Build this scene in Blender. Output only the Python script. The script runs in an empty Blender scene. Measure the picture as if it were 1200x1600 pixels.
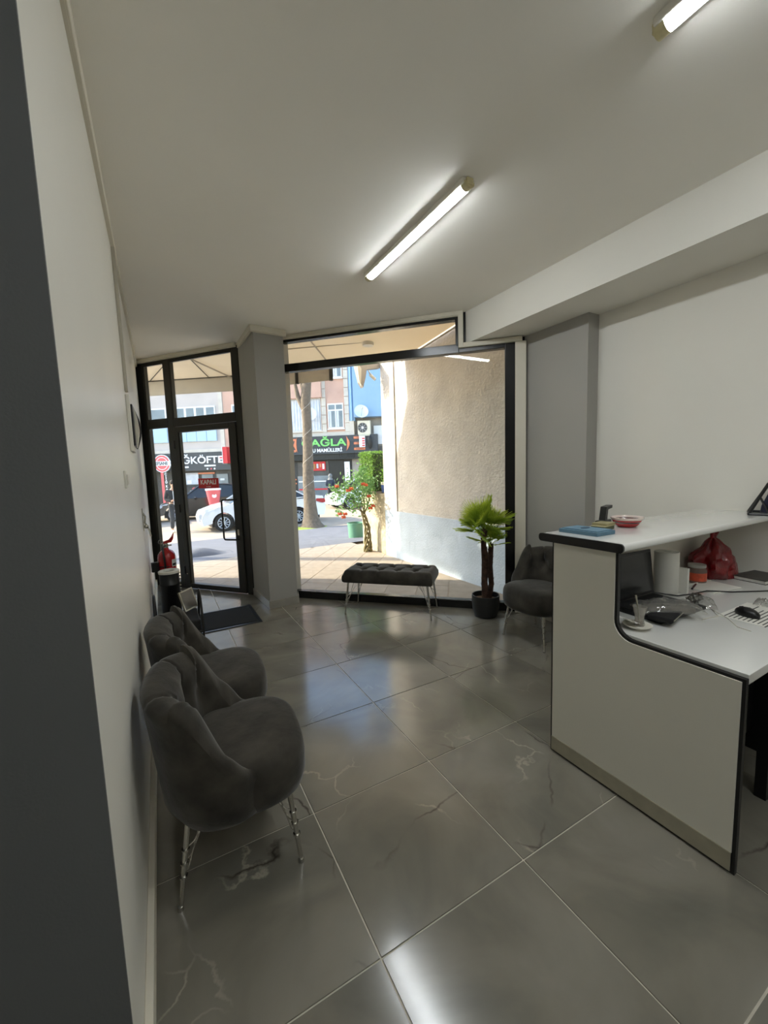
import bpy, bmesh, math, random
from mathutils import Vector, Matrix, noise
PI = math.pi
rnd = random.Random(7)
SC = bpy.context.scene
COL = SC.collection

# ------------------------------------------------------------------ camera
cam_d = bpy.data.cameras.new('camera')
cam = bpy.data.objects.new('camera', cam_d)
COL.objects.link(cam)
cam_d.sensor_fit = 'HORIZONTAL'; cam_d.sensor_width = 36.0
cam_d.lens = 632.93 / 1200 * 36.0
cam_d.clip_start = 0.02; cam_d.clip_end = 300
cam.matrix_world = Matrix(((0.87350156, 0.07977644, -0.4802403, 0.0),
                           (-0.48569265, 0.07567449, -0.87084788, 0.0),
                           (-0.03313121, 0.99393616, 0.10484862, 1.46),
                           (0, 0, 0, 1)))
SC.camera = cam

# ------------------------------------------------------------------ world, sun, exposure
SUN_EL = math.radians(29.0)
SUN_DIR = Vector((0.79 * math.cos(SUN_EL), -0.613 * math.cos(SUN_EL), -math.sin(SUN_EL))).normalized()
w = bpy.data.worlds.new('world'); SC.world = w; w.use_nodes = True
nt = w.node_tree; nt.nodes.clear()
wo = nt.nodes.new('ShaderNodeOutputWorld'); wb = nt.nodes.new('ShaderNodeBackground'); ws = nt.nodes.new('ShaderNodeTexSky')
ws.sky_type = 'NISHITA'; ws.sun_disc = False; ws.sun_elevation = SUN_EL
ws.sun_rotation = math.atan2(-SUN_DIR.x, -SUN_DIR.y)
ws.air_density = 1.0; ws.dust_density = 1.2
wb.inputs['Strength'].default_value = 0.46
nt.links.new(ws.outputs[0], wb.inputs[0]); nt.links.new(wb.outputs[0], wo.inputs[0])
sun_d = bpy.data.lights.new('sun', 'SUN'); sun_d.energy = 5.6; sun_d.angle = math.radians(0.8); sun_d.color = (1.0, 0.86, 0.66)
sun = bpy.data.objects.new('sun', sun_d); COL.objects.link(sun)
sun.rotation_euler = SUN_DIR.to_track_quat('-Z', 'Y').to_euler(); sun.location = (-8, 12, 9)
SC.view_settings.view_transform = 'Standard'; SC.view_settings.look = 'None'
SC.view_settings.gamma = 1.0; SC.view_settings.use_curve_mapping = False
SC.view_settings.exposure = 0.88
TUBE_STRENGTH = 36.0
SC.cycles.max_bounces = 10; SC.cycles.diffuse_bounces = 6; SC.cycles.transparent_max_bounces = 16
SC.cycles.sample_clamp_indirect = 6.0
SC.cycles.use_denoising = True

# ------------------------------------------------------------------ materials
def lin(c):
    return tuple((v / 255 / 12.92 if v / 255 <= .04045 else ((v / 255 + .055) / 1.055) ** 2.4) for v in c)
def mat(name, rgb, rough=.6, metal=0, var=.06, scale=6, bump=0.0, bscale=60, emit=None, spec=.5, coat=0, sheen=0, coords='Object', vcol=None):
    """principled material whose colour is broken up by procedural noise"""
    m = bpy.data.materials.new(name); m.use_nodes = True
    n = m.node_tree.nodes; l = m.node_tree.links; b = n['Principled BSDF']
    c = lin(rgb)
    tc = n.new('ShaderNodeTexCoord'); nz = n.new('ShaderNodeTexNoise'); nz.inputs['Scale'].default_value = scale; nz.inputs['Detail'].default_value = 5
    l.new(tc.outputs[coords], nz.inputs['Vector'])
    r = n.new('ShaderNodeValToRGB'); r.color_ramp.elements[0].position = .3; r.color_ramp.elements[1].position = .7
    lo = vcol and lin(vcol) or tuple(v * (1 - var) for v in c)
    r.color_ramp.elements[0].color = (*lo, 1); r.color_ramp.elements[1].color = (*[min(1, v * (1 + (0 if vcol else var))) for v in c], 1)
    l.new(nz.outputs['Fac'], r.inputs['Fac']); l.new(r.outputs['Color'], b.inputs['Base Color'])
    b.inputs['Roughness'].default_value = rough; b.inputs['Metallic'].default_value = metal
    b.inputs['Specular IOR Level'].default_value = spec
    if coat: b.inputs['Coat Weight'].default_value = coat; b.inputs['Coat Roughness'].default_value = .1
    if sheen: b.inputs['Sheen Weight'].default_value = sheen; b.inputs['Sheen Roughness'].default_value = .4
    if bump:
        n2 = n.new('ShaderNodeTexNoise'); n2.inputs['Scale'].default_value = bscale; n2.inputs['Detail'].default_value = 6
        l.new(tc.outputs[coords], n2.inputs['Vector'])
        bp = n.new('ShaderNodeBump'); bp.inputs['Strength'].default_value = bump; bp.inputs['Distance'].default_value = .02
        l.new(n2.outputs['Fac'], bp.inputs['Height']); l.new(bp.outputs[0], b.inputs['Normal'])
    if emit:
        b.inputs['Emission Color'].default_value = (*emit[0], 1); b.inputs['Emission Strength'].default_value = emit[1]
    return m
def glass_mat(name, tint=(1, 1, 1), ior=1.45, rough=0.0, base=None):
    m = bpy.data.materials.new(name); m.use_nodes = True
    n = m.node_tree.nodes; l = m.node_tree.links; n.clear()
    o = n.new('ShaderNodeOutputMaterial'); mx = n.new('ShaderNodeMixShader'); t = n.new('ShaderNodeBsdfTransparent'); g = n.new('ShaderNodeBsdfGlossy'); f = n.new('ShaderNodeFresnel')
    t.inputs[0].default_value = (*tint, 1); g.inputs['Roughness'].default_value = rough
    ge = n.new('ShaderNodeNewGeometry'); mr = n.new('ShaderNodeMapRange'); mr.inputs[3].default_value = ior; mr.inputs[4].default_value = 1 / ior   # same reflectance on both faces
    l.new(ge.outputs['Backfacing'], mr.inputs[0]); l.new(mr.outputs[0], f.inputs[0])
    l.new(f.outputs[0], mx.inputs[0]); l.new(t.outputs[0], mx.inputs[1]); l.new(g.outputs[0], mx.inputs[2])
    last = mx
    if base:
        d = n.new('ShaderNodeBsdfDiffuse'); d.inputs[0].default_value = (*lin(base[0]), 1)
        m2 = n.new('ShaderNodeMixShader'); m2.inputs[0].default_value = base[1]
        l.new(mx.outputs[0], m2.inputs[1]); l.new(d.outputs[0], m2.inputs[2]); last = m2
    l.new(last.outputs[0], o.inputs[0])
    return m
def tile_mat():
    m = bpy.data.materials.new('grey_marble_tile'); m.use_nodes = True
    n = m.node_tree.nodes; l = m.node_tree.links; b = n['Principled BSDF']
    tc = n.new('ShaderNodeTexCoord'); oi = n.new('ShaderNodeObjectInfo')
    ad = n.new('ShaderNodeVectorMath'); ad.operation = 'MULTIPLY_ADD'
    cx = n.new('ShaderNodeCombineXYZ'); l.new(oi.outputs['Random'], cx.inputs[0]); l.new(oi.outputs['Random'], cx.inputs[1]); l.new(oi.outputs['Random'], cx.inputs[2])
    l.new(cx.outputs[0], ad.inputs[0]); ad.inputs[1].default_value = (37, 91, 53); l.new(tc.outputs['Object'], ad.inputs[2])
    def nz(s, d, w=.0):
        k = n.new('ShaderNodeTexNoise'); k.inputs['Scale'].default_value = s; k.inputs['Detail'].default_value = d; k.inputs['Distortion'].default_value = w; l.new(ad.outputs[0], k.inputs['Vector']); return k
    def ramp(src, stops):
        r = n.new('ShaderNodeValToRGB'); e = r.color_ramp.elements
        while len(e) < len(stops): e.new(.5)
        for i, (p, c) in enumerate(stops): e[i].position = p; e[i].color = (*c, 1)
        l.new(src, r.inputs[0]); return r
    base = ramp(nz(2.2, 6, .6).outputs['Fac'], [(.3, lin((100, 98, 90))), (.5, lin((120, 116, 105))), (.72, lin((134, 130, 119)))])
    def vein(scale, dist, width, seed):
        wn = n.new('ShaderNodeTexNoise'); wn.inputs['Scale'].default_value = 3.0; wn.inputs['Detail'].default_value = 6; l.new(ad.outputs[0], wn.inputs['Vector'])
        mm = n.new('ShaderNodeVectorMath'); mm.operation = 'MULTIPLY_ADD'; l.new(wn.outputs['Color'], mm.inputs[0]); mm.inputs[1].default_value = (dist,) * 3; l.new(ad.outputs[0], mm.inputs[2])
        a2 = n.new('ShaderNodeVectorMath'); a2.operation = 'ADD'; a2.inputs[1].default_value = (seed, seed * 2, 0); l.new(mm.outputs[0], a2.inputs[0])
        v = n.new('ShaderNodeTexVoronoi'); v.feature = 'DISTANCE_TO_EDGE'; v.inputs['Scale'].default_value = scale; l.new(a2.outputs[0], v.inputs['Vector'])
        r = n.new('ShaderNodeMapRange'); r.inputs[1].default_value = 0; r.inputs[2].default_value = width; r.inputs[3].default_value = 1; r.inputs[4].default_value = 0; l.new(v.outputs['Distance'], r.inputs[0])
        mk = nz(2.6, 2); mr = n.new('ShaderNodeMapRange'); mr.inputs[1].default_value = .53; mr.inputs[2].default_value = .66; l.new(mk.outputs['Fac'], mr.inputs[0])
        q = n.new('ShaderNodeMath'); q.operation = 'MULTIPLY'; l.new(r.outputs[0], q.inputs[0]); l.new(mr.outputs[0], q.inputs[1]); return q
    d = vein(.95, .22, .006, 3.1); wv = vein(1.5, .45, .010, 11.7)
    wf = n.new('ShaderNodeMath'); wf.operation = 'MULTIPLY'; wf.inputs[1].default_value = .5; l.new(wv.outputs[0], wf.inputs[0]); m1 = n.new('ShaderNodeMixRGB'); l.new(wf.outputs[0], m1.inputs[0]); l.new(base.outputs[0], m1.inputs[1]); m1.inputs[2].default_value = (*lin((186, 180, 162)), 1)
    m2 = n.new('ShaderNodeMixRGB'); l.new(d.outputs[0], m2.inputs[0]); l.new(m1.outputs[0], m2.inputs[1]); m2.inputs[2].default_value = (*lin((62, 56, 50)), 1)
    l.new(m2.outputs[0], b.inputs['Base Color'])
    b.inputs['Roughness'].default_value = .16; b.inputs['Specular IOR Level'].default_value = .7
    rr = n.new('ShaderNodeMapRange'); rr.inputs[3].default_value = .10; rr.inputs[4].default_value = .19; l.new(nz(5, 4).outputs['Fac'], rr.inputs[0]); l.new(rr.outputs[0], b.inputs['Roughness'])
    return m
def velvet_mat():
    m = mat('charcoal_velvet', (74, 70, 63), .85, var=.25, scale=7, sheen=.25, spec=.12, vcol=(40, 38, 34), bump=.12, bscale=25)
    return m
M = dict(
    white=mat('white_wall_paint', (228, 225, 216), .8, var=.02, scale=1.5, bump=.03, bscale=150),
    ceil=mat('white_ceiling_paint', (243, 240, 232), .85, var=.02, scale=1, bump=.02, bscale=120),
    satin=mat('satin_white_wall_paint', (230, 227, 217), .36, var=.02, scale=1.5, bump=.02, bscale=90),
    greyp=mat('grey_wall_paint', (162, 160, 154), .75, var=.02, scale=1.5, bump=.03, bscale=150),
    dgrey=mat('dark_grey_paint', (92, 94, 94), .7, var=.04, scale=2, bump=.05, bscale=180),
    trim=mat('white_plaster_trim', (214, 208, 192), .6, var=.02),
    tile=tile_mat(), grout=mat('pale_grout', (206, 200, 184), .8, var=.06, scale=30),
    base=mat('grey_tile_skirting', (150, 146, 136), .3, var=.12, scale=8),
    alu=mat('dark_bronze_aluminium', (44, 43, 38), .38, metal=.3, var=.05), black=mat('black_gloss_frame', (13, 13, 14), .22, var=.03),
    glass=glass_mat('clear_window_glass', (.93, .95, .94)), velvet=velvet_mat(),
    chrome=mat('chrome_metal', (200, 198, 192), .18, metal=1, var=.03), lam=mat('white_laminate_panel', (222, 219, 207), .35, var=.015, scale=2),
    gloss=mat('glossy_white_worktop', (226, 226, 222), .10, var=.01, coat=.5), band=mat('black_edge_band', (12, 12, 12), .4, var=.05),
    steel=mat('brushed_steel', (190, 186, 170), .32, metal=.85, var=.06, scale=20), blackp=mat('black_plastic', (16, 16, 17), .35, var=.08),
    rubber=mat('black_rubber_mat', (24, 25, 25), .9, var=.25, scale=120, bump=.4, bscale=300), redm=mat('red_enamel', (176, 14, 22), .22, var=.04, coat=.6),
    whitep=mat('white_plastic', (224, 220, 208), .4, var=.02), paper=mat('white_paper', (226, 224, 216), .8, var=.02),
    pot=mat('dark_pot_plastic', (30, 31, 31), .5, var=.08), bark=mat('palm_trunk_fibre', (58, 38, 26), .95, var=.5, scale=30, bump=.8, bscale=40),
    leaf=mat('palm_leaf_green', (196, 212, 74), .45, var=.35, scale=5, vcol=(104, 150, 44)), soil=mat('pebble_soil', (110, 92, 74), .9, var=.4, scale=40),
    cream=mat('cream_stucco', (212, 206, 199), .95, var=.10, scale=3.5, bump=.9, bscale=26), bluest=mat('pale_blue_stucco', (196, 210, 226), .95, var=.09, scale=3, bump=.5, bscale=40),
    pave=mat('beige_paving', (166, 154, 140), .8, var=.12, scale=7, bump=.15, bscale=60), asph=mat('blue_grey_asphalt', (112, 114, 122), .9, var=.12, scale=3, bump=.4, bscale=40),
    conc=mat('pale_street_concrete', (176, 162, 144), .9, var=.1, scale=1.2, bump=.2, bscale=30), rough=mat('rough_pale_render', (206, 192, 164), .95, var=.12, scale=8, bump=.9, bscale=16, vcol=(160, 150, 128)),
)

# ------------------------------------------------------------------ mesh helpers
class MB:
    def __init__(s): s.b = bmesh.new()
    def box(s, x0, x1, y0, y1, z0, z1, bev=0):
        r = bmesh.ops.create_cube(s.b, size=1.0); vs = r['verts']
        for v in vs: v.co = Vector(((x0 + x1) / 2 + v.co.x * (x1 - x0), (y0 + y1) / 2 + v.co.y * (y1 - y0), (z0 + z1) / 2 + v.co.z * (z1 - z0)))
        if bev:
            es = list({e for v in vs for e in v.link_edges})
            bmesh.ops.bevel(s.b, geom=es, offset=bev, segments=2, affect='EDGES', profile=.5)
        return s
    def prism(s, poly, z0, z1):
        a = [s.b.verts.new((x, y, z0)) for x, y in poly]; c = [s.b.verts.new((x, y, z1)) for x, y in poly]; n = len(poly)
        s.b.faces.new(a[::-1]); s.b.faces.new(c)
        for i in range(n): s.b.faces.new((a[i], a[(i + 1) % n], c[(i + 1) % n], c[i]))
        return s
    def extr(s, poly, axis, a0, a1):
        """2-D outline pushed along axis; poly is (u,v) in the other two axes in order"""
        def P(u, v, t): return {'x': (t, u, v), 'y': (u, t, v), 'z': (u, v, t)}[axis]
        a = [s.b.verts.new(P(u, v, a0)) for u, v in poly]; c = [s.b.verts.new(P(u, v, a1)) for u, v in poly]; n = len(poly)
        s.b.faces.new(a); s.b.faces.new(c[::-1])
        for i in range(n): s.b.faces.new((a[(i + 1) % n], a[i], c[i], c[(i + 1) % n]))
        return s
    def tube(s, pts, r, n=8, cap=True):
        pts = [Vector(p) for p in pts]; rs = r if isinstance(r, (list, tuple)) else [r] * len(pts); rings = []
        up = None
        for i, p in enumerate(pts):
            d = (pts[min(i + 1, len(pts) - 1)] - pts[max(i - 1, 0)]).normalized()
            if up is None: up = Vector((0, 0, 1)) if abs(d.z) < .9 else Vector((1, 0, 0))
            a = d.cross(up).normalized(); b_ = a.cross(d).normalized(); up = b_
            rings.append([s.b.verts.new(p + (a * math.cos(2 * PI * k / n) + b_ * math.sin(2 * PI * k / n)) * rs[i]) for k in range(n)])
        for A, B in zip(rings, rings[1:]):
            for k in range(n): s.b.faces.new((A[k], A[(k + 1) % n], B[(k + 1) % n], B[k]))
        if cap: s.b.faces.new(rings[0][::-1]); s.b.faces.new(rings[-1])
        return s
    def lathe(s, prof, c=(0, 0, 0), n=24, sx=1, sy=1):
        rings = []
        for r, z in prof:
            if r < 1e-5: rings.append([s.b.verts.new((c[0], c[1], c[2] + z))])
            else: rings.append([s.b.verts.new((c[0] + r * sx * math.cos(2 * PI * k / n), c[1] + r * sy * math.sin(2 * PI * k / n), c[2] + z)) for k in range(n)])
        for A, B in zip(rings, rings[1:]):
            for k in range(n):
                a0, a1 = A[k % len(A)], A[(k + 1) % len(A)]; b0, b1 = B[k % len(B)], B[(k + 1) % len(B)]
                f = [a0, a1, b1, b0]; g = []
                for v in f:
                    if v not in g: g.append(v)
                if len(g) > 2: s.b.faces.new(g)
        return s
    def grid(s, f, nu, nv, wrap=False):
        g = [[s.b.verts.new(f(i / nu, j / nv)) for j in range(nv + 1)] for i in range(nu if wrap else nu + 1)]
        for i in range(nu):
            for j in range(nv): s.b.faces.new((g[i][j], g[(i + 1) % len(g)][j], g[(i + 1) % len(g)][j + 1], g[i][j + 1]))
        return g
    def ball(s, c, r, sx=1, sy=1, sz=1, seg=16):
        m = Matrix.Translation(c) @ Matrix.Diagonal((r * sx, r * sy, r * sz, 1))
        bmesh.ops.create_uvsphere(s.b, u_segments=seg, v_segments=max(6, seg // 2), radius=1, matrix=m); return s
    def done(s, name, m, parent=None, smooth=False, fix=True, **k):
        if fix: bmesh.ops.recalc_face_normals(s.b, faces=s.b.faces)
        me = bpy.data.meshes.new(name); s.b.to_mesh(me); s.b.free()
        if smooth:
            me.polygons.foreach_set('use_smooth', [True] * len(me.polygons)); me.set_sharp_from_angle(angle=math.radians(smooth if smooth is not True else 40))
        o = bpy.data.objects.new(name, me); COL.objects.link(o); me.materials.append(m)
        if parent: o.parent = parent
        for a, v in k.items(): o[a] = v
        return o
def thing(name, label, cat, loc=(0, 0, 0), rz=0, group=None):
    o = bpy.data.objects.new(name, None); COL.objects.link(o); o.location = loc; o.rotation_euler = (0, 0, rz); o.empty_display_size = .1
    o['label'] = label; o['category'] = cat
    if group: o['group'] = group
    return o
def tag(o, label, cat, group=None):
    o['label'] = label; o['category'] = cat
    if group: o['group'] = group
    return o
def struct(o, label=None, cat='wall'):
    o['kind'] = 'structure'; o['label'] = label or o.name.replace('_', ' '); o['category'] = cat
    return o
def frame(name, origin, d, label=None, cat=None):
    o = bpy.data.objects.new(name, None); COL.objects.link(o); o.location = (*origin, 0); o.rotation_euler = (0, 0, math.atan2(d[1], d[0]))
    if label: o['label'] = label; o['category'] = cat
    return o
def dup(root, loc=None, rz=None, label=None, parent=None):
    r = root.copy(); COL.objects.link(r)
    if loc is not None: r.location = loc
    if rz is not None: r.rotation_euler = (0, 0, rz)
    if label: r['label'] = label
    if parent: r.parent = parent
    for ch in root.children: dup(ch, parent=r)
    return r
def copy_obj(o, parent, loc, rot=None, scale=None):
    c = o.copy(); COL.objects.link(c); c.parent = parent; c.location = loc
    if rot: c.rotation_euler = rot
    if scale: c.scale = scale
    return c
def clip(poly, n, d):
    """keep the side where n.p <= d"""
    out = []
    for i in range(len(poly)):
        a, b = poly[i], poly[(i + 1) % len(poly)]; da = n[0] * a[0] + n[1] * a[1] - d; db = n[0] * b[0] + n[1] * b[1] - d
        if da <= 0: out.append(a)
        if da * db < 0: t = da / (da - db); out.append((a[0] + t * (b[0] - a[0]), a[1] + t * (b[1] - a[1])))
    return out
def text(body, size, m, parent, loc, rot, name='lettering', ext=.004, sx=1.0, align='CENTER', bold=0.0, shear=0.0):
    c = bpy.data.curves.new(name, 'FONT'); c.body = body; c.size = size; c.extrude = ext; c.align_x = align; c.align_y = 'CENTER'; c.offset = bold; c.shear = shear
    tmp = bpy.data.objects.new(name, c); me = bpy.data.meshes.new_from_object(tmp); bpy.data.objects.remove(tmp); me.materials.clear(); me.materials.append(m)
    o = bpy.data.objects.new(name, me); COL.objects.link(o); o.parent = parent; o.location = loc; o.rotation_euler = rot; o.scale = (sx, 1, 1)
    return o

# ------------------------------------------------------------------ geometry of the plan
H = 2.945
D0 = (0.896, 5.011); DD = (-0.63726, 0.77065)       # door line (local x runs left, local y into the room)
W0 = (1.323, 4.576); WD = (0.70477, -0.70943)       # shop window line (local x runs right, local y to the street)
XL, XR = -0.142, 3.235
dn = (0.77065, 0.63726); dd = dn[0] * D0[0] + dn[1] * D0[1]
wn = (0.70943, 0.70477); wd = wn[0] * W0[0] + wn[1] * W0[1]

# ------------------------------------------------------------------ room shell
plan = [(-2.3, -1.9), (3.42, -1.9), (3.42, 2.47), (1.40, 4.50), (0.93, 4.97), (-0.14, 6.27), (-0.30, 6.40), (-0.30, 0.945), (-2.3, 0.945)]
floor = struct(MB().prism(plan, -.12, -.004).done('floor', M['grout']), 'grey marble tiled floor', 'floor')
tile_cache = {}
for i in range(-4, 6):
    for j in range(-4, 10):
        x0 = 1.073 + .603 * (i - 1); y0 = .962 + .603 * j
        g = .0032
        p = [(x0 + g, y0 + g), (x0 + .603 - g, y0 + g), (x0 + .603 - g, y0 + .603 - g), (x0 + g, y0 + .603 - g)]
        full = p[:]
        p = clip(p, wn, wd) if x0 > 1.07 else clip(p, dn, dd)
        if p: p = clip(p, (1, 0), XR)
        if p and y0 > .94: p = clip(p, (-1, 0), -XL)
        if p: p = clip(p, (0, -1), 1.85)
        if p: p = clip(p, (-1, 0), 2.2)
        if not p or len(p) < 3: continue
        ar = abs(sum(p[k][0] * p[(k + 1) % len(p)][1] - p[(k + 1) % len(p)][0] * p[k][1] for k in range(len(p)))) / 2
        if ar < .0015: continue
        if abs(ar - .598 ** 2) < 1e-3 and 'full' in tile_cache:
            copy_obj(tile_cache['full'], floor, (x0, y0, 0))
        else:
            o = MB().prism([(a - x0, b - y0) for a, b in p], -.02, 0).done('floor_tile', M['tile'], floor); o.location = (x0, y0, 0)
            if abs(ar - .598 ** 2) < 1e-3: tile_cache['full'] = o
struct(MB().prism(plan, H, H + .2).done('ceiling', M['ceil']), 'plain white painted ceiling', 'ceiling')
struct(MB().box(-.30, XL, .945, 6.30, 0, H).done('wall_left', M['satin']), 'long white wall on the left', 'wall')
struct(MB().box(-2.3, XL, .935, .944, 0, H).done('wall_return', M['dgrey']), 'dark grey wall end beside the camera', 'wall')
struct(MB().box(-2.45, -2.3, -1.9, 1.10, 0, H).done('wall_far_left', M['greyp']), 'grey wall behind the camera, left', 'wall')
struct(MB().box(-2.3, 3.42, -2.0, -1.9, 0, H).done('wall_back', M['white']), 'white wall behind the camera', 'wall')
struct(MB().box(XR, 3.42, -1.9, 2.30, 0, H).done('wall_right', M['white']), 'white wall on the right behind the counter', 'wall')
struct(MB().prism([(3.10, 2.137), (3.42, 2.137), (3.42, 2.46), (3.10, 2.785)], 0, 2.66).done('column_right', M['greyp']), 'grey column at the right of the shop window', 'column')
struct(MB().prism([(2.72, -1.9), (3.42, -1.9), (3.42, 2.46), (2.72, 3.17)], 2.65, H).done('beam_right', M['white']), 'white ceiling beam along the right wall', 'beam')
struct(MB().prism([(.952, 4.338), (1.262, 4.362), (1.315, 4.572), (1.40, 4.66), (1.00, 5.10), (.905, 5.005)], 0, H).done('pillar', M['greyp']), 'grey pillar between the door and the shop window', 'pillar')
# upper storey of the shop's building, and an unseen corner lengthened to shade paving
struct(MB().prism(plan, H + .2, 7.5).done('upper_storey', M['cream']), 'upper storey over the shop', 'wall')
struct(MB().box(-.36, -.15, 6.28, 6.86, -.3, H).done('corner_shade_block', M['cream']), 'unseen outside corner lengthened to shade the paving', 'wall')
# skirting
bl = struct(MB().box(XL, -.121, .945, 6.2, 0, .08, .003).done('baseboard_left', M['trim']), 'skirting of the left wall', 'skirting')
struct(MB().prism([(.940, 4.325), (1.275, 4.350), (1.325, 4.55), (1.262, 4.362), (.952, 4.338), (.905, 5.005), (.893, 5.01)], 0, .085).done('baseboard_pillar', M['base']), 'grey tile skirting around the pillar', 'skirting')
struct(MB().box(3.085, 3.10, 2.137, 2.79, 0, .08).done('baseboard_column', M['base']), 'skirting of the column', 'skirting')
struct(MB().box(XR - .014, XR, -1.9, 2.137, 0, .08).done('baseboard_right', M['base']), 'skirting of the right wall', 'skirting')
# crown trims
tn = [0]
def crown(a, b, z0, z1, t, name='trim', side=1):
    tn[0] += 1
    d = Vector((b[0] - a[0], b[1] - a[1])); L = d.length; d /= L
    o = MB().box(0, L, min(0, t * side), max(0, t * side), z0, z1, .004)
    o.box(0, L, min(0, t * .6 * side), max(0, t * .6 * side), z0 - .006, z0)
    o = o.done('%s_%d' % (name, tn[0]), M['trim']); o.location = (a[0], a[1], 0); o.rotation_euler = (0, 0, math.atan2(d.y, d.x))
    return struct(o, 'white plaster crown moulding %s' % ('on wall'), 'moulding')
crown((XL, 6.22), (XL, .945), 2.87, H, .02, side=1)
fd = frame('door_1', D0, DD)
fd['kind'] = 'structure'; fd['label'] = 'dark aluminium shop door with side light'; fd['category'] = 'door'
fw = frame('window_1', W0, WD)
fw['kind'] = 'structure'; fw['label'] = 'large black framed shop window'; fw['category'] = 'window'
def L2W(o, d, s, t): n = (-d[1], d[0]); return (o[0] + d[0] * s + n[0] * t, o[1] + d[1] * s + n[1] * t)
crown(L2W(D0, DD, 1.60, .03), L2W(D0, DD, -.03, .03), 2.905, H, .03, side=-1)
crown((.925, 5.03), (.938, 4.322), 2.885, H, .028, side=-1)
crown((.915, 4.335), (1.29, 4.362), 2.885, H, .028, side=-1)
crown(L2W(W0, WD, -.05, -.03), L2W(W0, WD, 1.962, -.03), 2.905, H, .03, side=-1)
def trimbox(s0, s1, z0, z1):
    tn[0] += 1
    o = MB().box(s0, s1, -.065, -.03, z0, z1, .004).done('trim_%d' % tn[0], M['trim']); o.location = (*W0, 0); o.rotation_euler = fw.rotation_euler
    struct(o, 'white trim around the shop window', 'trim')
trimbox(1.915, 1.962, 2.60, 2.905); trimbox(1.962, 2.50, 2.60, 2.645); trimbox(2.437, 2.535, 0, 2.60)
# ------------------------------------------------------------------ door front
A = M['alu']
def dbar(name, s0, s1, z0, z1, y0=-.04, y1=.03, m=A, parent=fd): return MB().box(s0, s1, y0, y1, z0, z1, .004).done(name, m, parent)
dbar('jamb', -.045, .045, 0, 2.92); dbar('jamb', 1.47, 1.60, 0, 2.92); dbar('mullion', 1.02, 1.115, 0, 2.92)
dbar('head_rail', .045, 1.02, 2.872, 2.92); dbar('head_rail', 1.115, 1.47, 2.872, 2.92)
dbar('transom_rail', .045, 1.02, 2.075, 2.165); dbar('transom_rail', 1.115, 1.47, 2.09, 2.175)
dbar('sill_rail', 1.115, 1.47, 0, .07)
for (s0, s1, z0, z1) in ((.045, 1.02, 2.165, 2.872), (1.115, 1.47, 2.175, 2.872), (1.115, 1.47, .07, 2.09)):
    MB().box(s0, s1, -.012, -.006, z0, z1).done('pane', M['glass'], fd)
for (s0, s1, z0, z1) in ((.045, 1.02, 2.165, 2.872), (1.115, 1.47, 2.175, 2.872), (1.115, 1.47, .07, 2.09)):
    b = MB(); t = .016
    b.box(s0, s0 + t, .0, .026, z0, z1).box(s1 - t, s1, .0, .026, z0, z1).box(s0, s1, .0, .026, z0, z0 + t).box(s0, s1, .0, .026, z1 - t, z1)
    b.done('glazing_bead', A, fd)
leaf = MB().box(.048, .150, -.02, .045, .012, 2.068, .005).box(.945, 1.018, -.02, .045, .012, 2.068, .005).box(.15, .945, -.02, .045, .012, .075, .005).box(.15, .945, -.02, .045, 2.0, 2.068, .005)
leaf.box(.150, .165, -.005, .035, .075, 2.0).box(.930, .945, -.005, .035, .075, 2.0)
leaf = leaf.done('door_leaf', A, fd)
MB().box(.15, .945, .006, .012, .075, 2.0).done('door_pane', M['glass'], leaf)
MB().tube([(.105, .045, 1.16), (.13, .085, 1.16), (.27, .10, 1.16), (.285, .10, 1.14), (.285, .10, .70), (.27, .10, .68), (.13, .085, .68), (.105, .045, .68)], .011, 10).done('door_handle', M['blackp'], leaf, smooth=True)
MB().box(.095, .12, .045, .052, .73, .80, .003).lathe([(0, .0), (.009, 0), (.009, .004), (0, .004)], (.107, .055, .76)).done('lock_plate', M['steel'], leaf)
for z in (.25, 1.05, 1.85): MB().tube([(1.02, .05, z - .05), (1.02, .05, z + .05)], .012, 10).done('hinge', M['blackp'], leaf, smooth=True)
MB().lathe([(0, 0), (.012, 0), (.012, .01), (0, .012)], (.98, .046, .20)).done('door_stud', M['chrome'], leaf)
sg = tag(MB().box(.385, .705, .014, .018, 1.300, 1.422).done('closed_sign', mat('red_sign_film', (196, 18, 24), .4)), 'red sign reading KAPALI on the glass of the door', 'sign')
sg.location = (*D0, 0); sg.rotation_euler = fd.rotation_euler
WT = mat('white_letter_film', (240, 236, 228), .5)
text('KAPALI', .078, WT, sg, (.545, .0195, 1.372), (PI / 2, 0, PI), ext=.0008, bold=.002)
text('CLOSED', .02, WT, sg, (.545, .0195, 1.318), (PI / 2, 0, PI), ext=.0008)
# ------------------------------------------------------------------ shop window
B = M['black']
def wbar(name, s0, s1, z0, z1, y0=-.035, y1=.045): return MB().box(s0, s1, y0, y1, z0, z1, .004).done(name, B, fw)
wbar('jamb', -.09, -.02, 0, 2.91); wbar('jamb', 2.345, 2.44, 0, 2.60, -.035, .08); wbar('jamb', 1.885, 1.915, 2.62, 2.88)
wbar('jamb_filler', 2.44, 2.66, 0, 2.66, .0, .08); wbar('jamb_filler', 1.915, 2.66, 2.60, 2.96, .0, .06)
wbar('head_rail', -.02, 1.915, 2.875, 2.912); wbar('head_rail', 1.915, 2.345, 2.562, 2.60)
wbar('transom_rail', -.02, 1.915, 2.562, 2.645); wbar('sill_rail', -.02, 2.345, 0, .085)
MB().box(-.02, 2.345, .0, .006, .085, 2.562).done('pane', M['glass'], fw)
MB().box(-.02, 1.885, .0, .006, 2.645, 2.875).done('pane', M['glass'], fw)

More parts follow.
